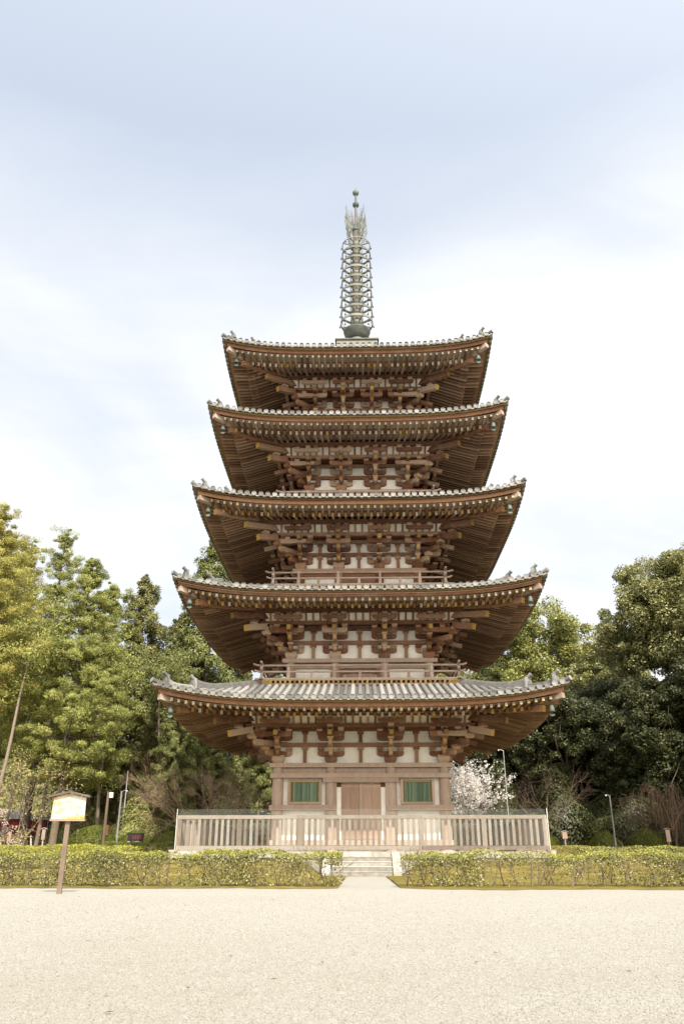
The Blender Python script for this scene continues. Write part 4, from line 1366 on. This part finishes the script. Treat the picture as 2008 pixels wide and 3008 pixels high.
# bare and flowering trees --------------------------------------------------------
def bare_tree(name, h, seed, kids, depth, spread, grav, mat, flowers=None, nfl=0, fs=.06, trunks=1, r=.07, upr=.4, lf=.5):
    rg = np.random.default_rng(seed)
    root = empty(name)
    m = MB(); tips = []
    for k in range(trunks):
        a = k*2*pi/max(1, trunks) + rg.random()
        rand_branch(m, (0, 0, -.2), (upr*math.cos(a), upr*math.sin(a), 1), h*.62, r, rg, depth, spread, grav, kids, 6, tips)
    m.build('trunk', mat, root)
    if flowers:
        tips = np.array(tips)
        sel = tips[rg.integers(0, len(tips), nfl)]
        C = sel + rg.normal(0, .06, (nfl, 3))
        leaf_object('blossom', C, rg.normal(0, 1, (nfl, 3)), fs*(.6+.8*rg.random(nfl)), .8, flowers, root, seed=seed)
    return root
put(bare_tree('plum_tree', 5.5, 61, 5, 3, .42, .012, M['bark_pale'], M['blossom'], 9500, .105, 5, .035, .24), 6.55, 13.2, 'small tree covered in white blossom at the right of the pagoda', 'tree', rz=1., s=.9)
put(bare_tree('young_tree', 4.1, 62, 4, 3, .42, .012, M['bark_pale'], M['bud'], 1500, .075, 3, .05, .3), -13.9, -2, 'young pale tree coming into bud, tied to a wooden prop', 'tree')
put(bare_tree('cherry_tree', 2.4, 63, 4, 3, .5, -.02, M['bark_pale'], M['blossom_pink'], 900, .07, 2, .05, .5), -18.0, 3.0, 'pink blossoming cherry at the left edge', 'tree')
put(bare_tree('maple_tree', 5.2, 64, 5, 4, .42, -.015, M['twig'], None, 0, 0, 5, .05, 1.0), -8.7, 10.5, 'bare reddish maple spreading wide left of the pagoda', 'tree', rz=.4)
put(bare_tree('maple_tree', 4.2, 65, 5, 3, .45, -.01, M['twig'], None, 0, 0, 4, .04, .8), -6.4, 12, 'smaller bare maple close to the left wall of the pagoda', 'tree')
put(bare_tree('bare_tree', 5.0, 66, 5, 3, .5, .0, M['twig_dark'], None, 0, 0, 3, .045, .5), 10.6, 12.5, 'thin bare tree behind the fence, right of the white pole', 'tree')
# weeping cherry: arching limbs with hanging twigs
rg = np.random.default_rng(67)
root = empty('weeping_cherry'); m = MB()
for k in range(9):
    a = k*2*pi/9 + rg.normal(0, .2); ln = rg.uniform(1.3, 2.4); hh = rg.uniform(1.6, 3.2)
    pts = [np.array([0, 0, -.1 if k == 0 else .9])]
    for u in np.linspace(.15, 1, 8):
        pts.append(np.array([math.cos(a)*ln*u, math.sin(a)*ln*u, .9 + (hh-.9)*math.sin(u*pi*.62) + rg.normal(0, .04)]))
    m.tube(pts, [.06, .05, .045, .04, .034, .028, .022, .016, .01], 5)
    for p in pts[3:]:
        for q in range(9):
            p0 = p + rg.normal(0, .12, 3); L_ = rg.uniform(.5, 1.5)
            dx, dy = rg.normal(0, .28, 2)
            m.tube([p0, p0+np.array([dx*.6, dy*.6, .02]), p0+np.array([dx, dy, -L_*.45]), p0+np.array([dx*1.15, dy*1.15, -L_])], [.012, .01, .008, .005], 3, 0, True, False)
m.build('trunk', M['twig_dark'], root)
put(root, 15.3, 5.0, 'bare weeping cherry with hanging brown twigs at the right', 'tree')
# bare woodland trunks seen between the left pines
tr = None
for x, y, ln, lb in ((-20.3, 8.5, .075, 'pale slanting trunk at the left edge, left of the young tree'), (-21.2, 13.0, .04, 'slim pale trunk just behind the young tree'), (-19.0, 12.5, .0, 'straight grey trunk right of the young tree'),
                     (-15.9, 14.0, -.03, 'slim dark trunk behind the wide clipped shrub'), (-12.4, 16.5, -.1, 'dark trunk leaning left above the round shrubs'), (-13.4, 17.5, .02, 'straight dark trunk by the shrine')):
    root = empty('woodland_tree')
    m = MB(); h = 11
    pts = [(ln*h*t*1.2 + .1*math.sin(t*7+x), .1*math.sin(t*5+y), h*t-.3) for t in np.linspace(0, 1, 8)]
    m.tube(pts, [.135-.085*t for t in np.linspace(0, 1, 8)], 8)
    m.build('trunk', M['bark_pale' if x < -20 else 'bark'], root)
    rg = np.random.default_rng(int(abs(x)*10))
    cent = np.array([np.array(pts[-1]) + rg.normal(0, 1, 3)*np.array([1.1, 1.1, 1.2]) for _ in range(40)])
    C, D = clumps(cent, .5+.3*rg.random(40), 110, rg, .7, .3)
    leaf_object('crown', C, D+np.array([0, 0, .4]), .15+.1*rg.random(len(C)), .3, M['lf_pine' if x < -14 else 'lf_cyp'], root, seed=int(abs(x)*10))
    put(root, x, y, lb, 'tree', 'slim trunks between the left pines')
# ------------------------------------------------------------------ small things
# notice board on a post in the gravel
nb = empty('notice_board', (-5.34, -22.04, 0), .12); tag(nb, 'weathered roofed notice board on a brown post standing in the gravel', 'sign')
m = MB(); m.box(-.04, .04, -.03, .03, -.3, 1.5); m.build('post', M['post'], nb)
m = MB(); m.prism([(-.295, 1.235), (.295, 1.235), (.285, 1.60), (0, 1.665), (-.285, 1.60)], (0, -.06, 0), UX, UZ, UY, .04)
bd = m.build('board', M['sign'], nb, (0, 0, 0))
bd.data.transform(Matrix.Translation((0, 0, -1.235))); bd.location = (0, 0, 1.235)
m = MB()
for s in (-1, 1):
    m.beam((0, -.06, 1.70), (s*.36, -.06, 1.625), .17, .022)
    m.beam((0, -.15, 1.695), (s*.365, -.15, 1.618), .014, .035)
m.box(-.03, .03, -.15, .03, 1.705, 1.728)
m.build('roof', M['sign_roof'], nb)
m = MB(); m.box(-.31, .31, -.09, -.03, 1.20, 1.233); m.build('bottom_rail', M['wood_door'], nb)

def marker(x, y, h, label, w=.16, bh=.45, rz=0., roof=True):
    r = empty('sign_post', (x, y, ground_z(x, y)), rz); tag(r, label, 'sign', 'small wooden marker signs')
    m = MB(); m.box(-.03, .03, -.025, .025, -.2, h-bh*.3); m.build('post', M['wood_fence'], r)
    m = MB(); m.box(-w/2, w/2, -.055, -.027, h-bh, h); m.build('board', M['wood_col'], r)
    if roof:
        m = MB()
        for s in (-1, 1): m.beam((0, -.03, h+.07), (s*(w/2+.07), -.03, h+.01), .12, .02)
        m.build('roof', M['wood_fence'], r)
marker(-14.7, 2, .98, 'thin wooden marker right of the young tree prop')
marker(-15.1, 8, .86, 'slim dark marker in front of the wide clipped shrub', .1, .5, 0, False)
marker(-15.45, 0, .95, 'wooden marker left of the young tree')
marker(11.15, 10, .72, 'small roofed wooden sign right of the fence', .26, .34)
marker(14.65, 4, .9, 'tall narrow wooden marker under the weeping cherry', .2, .55)

# prop of the young tree
r = empty('tree_prop', (-13.75, -2.25, ground_z(-13.75, -2.25))); tag(r, 'wooden prop of two splayed legs and a crossbar holding the young tree', 'tree support')
for s in (-1, 1):
    m = MB(); m.tube([(s*.28, -.05, -.1), (s*.1, 0, .85)], .035, 7); m.build('leg', M['wood_fence'], r)
m = MB(); m.tube([(-.22, 0, .8), (.22, 0, .8)], .032, 7); m.build('crossbar', M['post'], r)

# lamp posts
def lamp(x, y, h, label, mat, rad, arm=None, lean=0., extra=None, name='lamp_post'):
    r = empty(name, (x, y, ground_z(x, y))); tag(r, label, 'lamp post')
    m = MB(); m.tube([(0, 0, -.2), (lean*.5, 0, h*.5), (lean, 0, h)], [rad, rad*.95, rad*.85], 10); m.build('pole', mat, r)
    if arm:
        m = MB(); m.tube([(lean, 0, h-.05), (lean+arm*.5, -.03, h+.02), (lean+arm, -.05, h+.0)], .018, 6); m.build('arm', mat, r)
        m = MB(); m.lathe([(.0, .04), (.045, .02), (.05, -.05), (.0, -.05)], 10, (lean+arm, -.05, h)); m.build('lamp_head', M['steel_pale'], r)
    return r
lamp(8.5, 12, 5.4, 'tall thin white pole with a short lamp arm beside the white blossom tree', M['steel_pale'], .02, -.3)
lamp(12.7, 6, 2.5, 'grey metal lamp post in front of the dark trees on the right', M['steel'], .045, -.2)
lamp(-12.42, 6, 2.75, 'grey metal lamp post with a short arm behind the round shrubs on the left', M['steel'], .05, .28)
lamp(-15.0, 16, 4.5, 'tall white pole far back in front of the shrine', M['steel_pale'], .03)
wp = lamp(-13.1, 6, 2.7, 'dark brown wooden post carrying a white lamp and a red box', M['post'], .08)
m = MB(); m.box(.09, .25, -.1, .08, 2.42, 2.68); m.build('lamp_head', M['white_paint'], wp)
m = MB(); m.box(.09, .22, -.09, .05, .62, 1.1); m.build('red_box', M['wood_dark'], wp)

# low black sign with red and white lettering
r = empty('information_sign', (-10.67, 3, ground_z(-10.67, 3)), .05); tag(r, 'low black sign with red and white lettering before the round shrubs', 'sign')
m = MB(); m.box(-.38, .38, -.03, .03, .32, .76); m.build('panel', M['black_panel'], r)
m = MB(); m.box(-.41, .41, -.045, .045, .76, .79); m.build('cap', M['black_panel'], r)
for s in (-1, 1):
    m = MB(); m.box(s*.33-.025, s*.33+.025, -.025, .025, -.2, .318); m.build('leg', M['black_panel'], r)
m = MB()
rg = random.Random(9)
for k in range(4):
    x = -.14 + k*.11
    for q in range(5): m.box(x+rg.uniform(-.01, .05), x+rg.uniform(.05, .075), -.036, -.031, .53+q*.034, .53+q*.034+.016)
m.build('red_lettering', M['red_paint'], r)
m = MB()
for k in range(9):
    if k in (2, 3): continue
    x = -.36 + k*.062; m.box(x, x+.04, -.036, -.031, .39, .425)
m.build('white_lettering', M['white_paint'], r)

# small shrine far back between the trunks
r = empty('shrine', (-20.2, 38, ground_z(-20.2, 38)+1.2)); tag(r, 'small shrine with a grey roof, beige wall and red pillars far behind the trunks', 'building')
m = MB(); m.box(-2.4, 2.4, -1.4, 1.4, -1.4, .0); m.build('base', M['stone_step'], r)
m = MB(); m.box(-1.9, 1.9, -1.0, 1.0, .0, 2.3); m.build('wall', M['plaster_grey'], r)
for x in (-1.95, -.65, .65, 1.95):
    m = MB(); m.tube([(x, -1.1, 0), (x, -1.1, 2.4)], .11, 9); m.build('pillar', M['wood_door'], r)
m = MB(); m.prism([(-2.9, 2.25), (-2.9, 2.4), (-1.3, 3.0), (0, 4.0), (1.3, 3.0), (2.9, 2.4), (2.9, 2.25)], (0, 0, 0), UX, UZ, UY, 3.6); m.build('roof', M['tile'], r)
m = MB(); m.box(-.5, .5, -1.04, -1.0, 0, 1.9); m.build('door', M['wood_dark'], r)

# market-style tent at the left edge
r = empty('tent_stall', (-22.6, 19, ground_z(-22.6, 19))); tag(r, 'stall with a grey canopy and dark red curtain at the left edge behind the trunks', 'stall')
m = MB(); m.prism([(-2.2, 1.75), (2.2, 1.6), (2.2, 1.66), (0, 2.1), (-2.2, 1.82)], (0, 0, 0), UX, UZ, UY, 2.2); m.build('canopy', M['steel'], r)
m = MB()
for k in range(24):
    x = -1.9 + k*.16
    m.add([(x, -.9, .75), (x+.08, -.94, .75), (x+.16, -.9, .75), (x, -.9, 1.62), (x+.08, -.94, 1.62), (x+.16, -.9, 1.62)], [(0, 1, 4, 3), (1, 2, 5, 4)])
m.build('curtain', M['red_cloth'], r)
for x in (-2.1, 2.1):
    for y in (-.95, .95):
        m = MB(); m.tube([(x, y, -.1), (x, y, 1.7)], .03, 6); m.build('pole', M['steel'], r)
# bench-like stump table at left edge
r = empty('timber_bench', (-16.6, 1.0, ground_z(-16.6, 1.0))); tag(r, 'rough timber bench at the left edge behind the hedge', 'bench')
m = MB(); m.box(-.6, .6, -.2, .2, .5, .58); m.build('seat', M['wood_fence'], r)
for s in (-1, 1):
    m = MB(); m.box(s*.4-.06, s*.4+.06, -.16, .16, -.1, .5); m.build('leg', M['wood_fence'], r)

# ------------------------------------------------------------------ light, sky, camera
az = math.radians(18); el = math.radians(44)
sun = bpy.data.lights.new('Sun', 'SUN'); sun.energy = 4.0; sun.angle = math.radians(.5); sun.color = (1., .93, .825)
so = bpy.data.objects.new('Sun', sun); COL.objects.link(so)
d = Vector((-math.sin(az)*math.cos(el), math.cos(az)*math.cos(el), -math.sin(el)))
so.rotation_euler = d.to_track_quat('-Z', 'Y').to_euler()
so.location = (20, -40, 50)

wd = bpy.data.worlds.new('World'); S.world = wd; wd.use_nodes = True
nt = wd.node_tree; nt.nodes.clear()
N = nt.nodes.new; LK = nt.links.new
out = N('ShaderNodeOutputWorld'); bg = N('ShaderNodeBackground'); bg.inputs['Strength'].default_value = .12
sky = N('ShaderNodeTexSky'); sky.sky_type = 'NISHITA'; sky.sun_disc = False
sky.sun_elevation = el; sky.sun_rotation = math.radians(180-18)
sky.air_density = 1.0; sky.dust_density = 1.5; sky.ozone_density = 1.2
tc = N('ShaderNodeTexCoord')
sx = N('ShaderNodeSeparateXYZ'); LK(tc.outputs['Generated'], sx.inputs[0])
def wm(op, a, b=0., clamp=False):
    m = N('ShaderNodeMath'); m.operation = op; m.use_clamp = clamp
    for v, s in ((a, m.inputs[0]), (b, m.inputs[1])):
        if hasattr(v, 'is_linked'): LK(v, s)
        else: s.default_value = v
    return m.outputs[0]
# project directions on a cloud layer
den = wm('ADD', wm('MAXIMUM', sx.outputs[2], 0.), .22)
cb = N('ShaderNodeCombineXYZ'); LK(wm('DIVIDE', sx.outputs[0], den), cb.inputs[0]); LK(wm('DIVIDE', sx.outputs[1], den), cb.inputs[1])
n1 = N('ShaderNodeTexNoise'); n1.inputs['Scale'].default_value = .9; n1.inputs['Detail'].default_value = 7; n1.inputs['Roughness'].default_value = .52; n1.inputs['Distortion'].default_value = .4
mp = N('ShaderNodeMapping'); mp.inputs['Location'].default_value = (3.1, 1.7, 0); LK(cb.outputs[0], mp.inputs[0]); LK(mp.outputs[0], n1.inputs['Vector'])
# low sky nearly all cloud, zenith only wisps
cov = wm('SUBTRACT', 1.0, wm('MULTIPLY', wm('SUBTRACT', sx.outputs[2], .555), 4.6), True)
cov = wm('MULTIPLY', cov, 1.0, True)
thr = wm('SUBTRACT', .565, wm('MULTIPLY', cov, .35))
cl = wm('MULTIPLY', wm('SUBTRACT', n1.outputs['Fac'], thr), 2.9, True)
cl = wm('MULTIPLY', cl, wm('ADD', .45, wm('MULTIPLY', cov, .55)))
mx = N('ShaderNodeMix'); mx.data_type = 'RGBA'
LK(cl, mx.inputs[0])
pale = N('ShaderNodeMix'); pale.data_type = 'RGBA'; pale.inputs[0].default_value = .75
LK(sky.outputs[0], pale.inputs[6]); pale.inputs[7].default_value = (3.9, 4.3, 4.95, 1)     # thin high veil over the blue
LK(pale.outputs[2], mx.inputs[6])
n2 = N('ShaderNodeTexNoise'); n2.inputs['Scale'].default_value = 2.3; n2.inputs['Detail'].default_value = 8; n2.inputs['Roughness'].default_value = .58; n2.inputs['Distortion'].default_value = .8
mp2 = N('ShaderNodeMapping'); mp2.inputs['Scale'].default_value = (.55, 1.2, 1); mp2.inputs['Rotation'].default_value = (0, 0, .5); LK(cb.outputs[0], mp2.inputs[0]); LK(mp2.outputs[0], n2.inputs['Vector'])
cr_ = N('ShaderNodeValToRGB'); LK(n2.outputs['Fac'], cr_.inputs[0])
cr_.color_ramp.elements[0].position = .36; cr_.color_ramp.elements[0].color = (.86, .885, .925, 1)
cr_.color_ramp.elements[1].position = .56; cr_.color_ramp.elements[1].color = (1, 1, 1, 1)
cs_ = N('ShaderNodeVectorMath'); cs_.operation = 'SCALE'; LK(cr_.outputs[0], cs_.inputs[0]); cs_.inputs['Scale'].default_value = 5.95
LK(cs_.outputs[0], mx.inputs[7])
# warm sky glow towards the sun, added to lift fill on the pagoda front
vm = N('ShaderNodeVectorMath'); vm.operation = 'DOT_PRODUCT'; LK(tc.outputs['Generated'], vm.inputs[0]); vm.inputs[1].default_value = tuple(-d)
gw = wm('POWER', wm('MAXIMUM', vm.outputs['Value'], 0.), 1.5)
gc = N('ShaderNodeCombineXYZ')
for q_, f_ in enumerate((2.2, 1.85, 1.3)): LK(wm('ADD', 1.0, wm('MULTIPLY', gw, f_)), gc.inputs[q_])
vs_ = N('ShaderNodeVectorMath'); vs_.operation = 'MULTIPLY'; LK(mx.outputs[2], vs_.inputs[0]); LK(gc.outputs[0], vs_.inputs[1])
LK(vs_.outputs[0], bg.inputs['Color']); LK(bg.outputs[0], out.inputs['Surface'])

cam = bpy.data.cameras.new('Camera'); co = bpy.data.objects.new('Camera', cam); COL.objects.link(co)
cam.sensor_fit = 'VERTICAL'; cam.sensor_height = 36; cam.sensor_width = 24; cam.lens = 1827/2349*36
cam.clip_end = 1000; cam.clip_start = .1
th = math.atan((1966-1174.5)/1827); psi = math.atan(45/1827*math.cos(th))
co.location = (0, -37.5, .6)
co.rotation_euler = (pi/2 + th, 0, psi)
S.camera = co
S.view_settings.view_transform = 'Standard'; S.view_settings.look = 'None'
S.view_settings.exposure = .74; S.view_settings.gamma = 1
S.render.resolution_x = 683; S.render.resolution_y = 1024
S.cycles.max_bounces = 6; S.cycles.transparent_max_bounces = 12
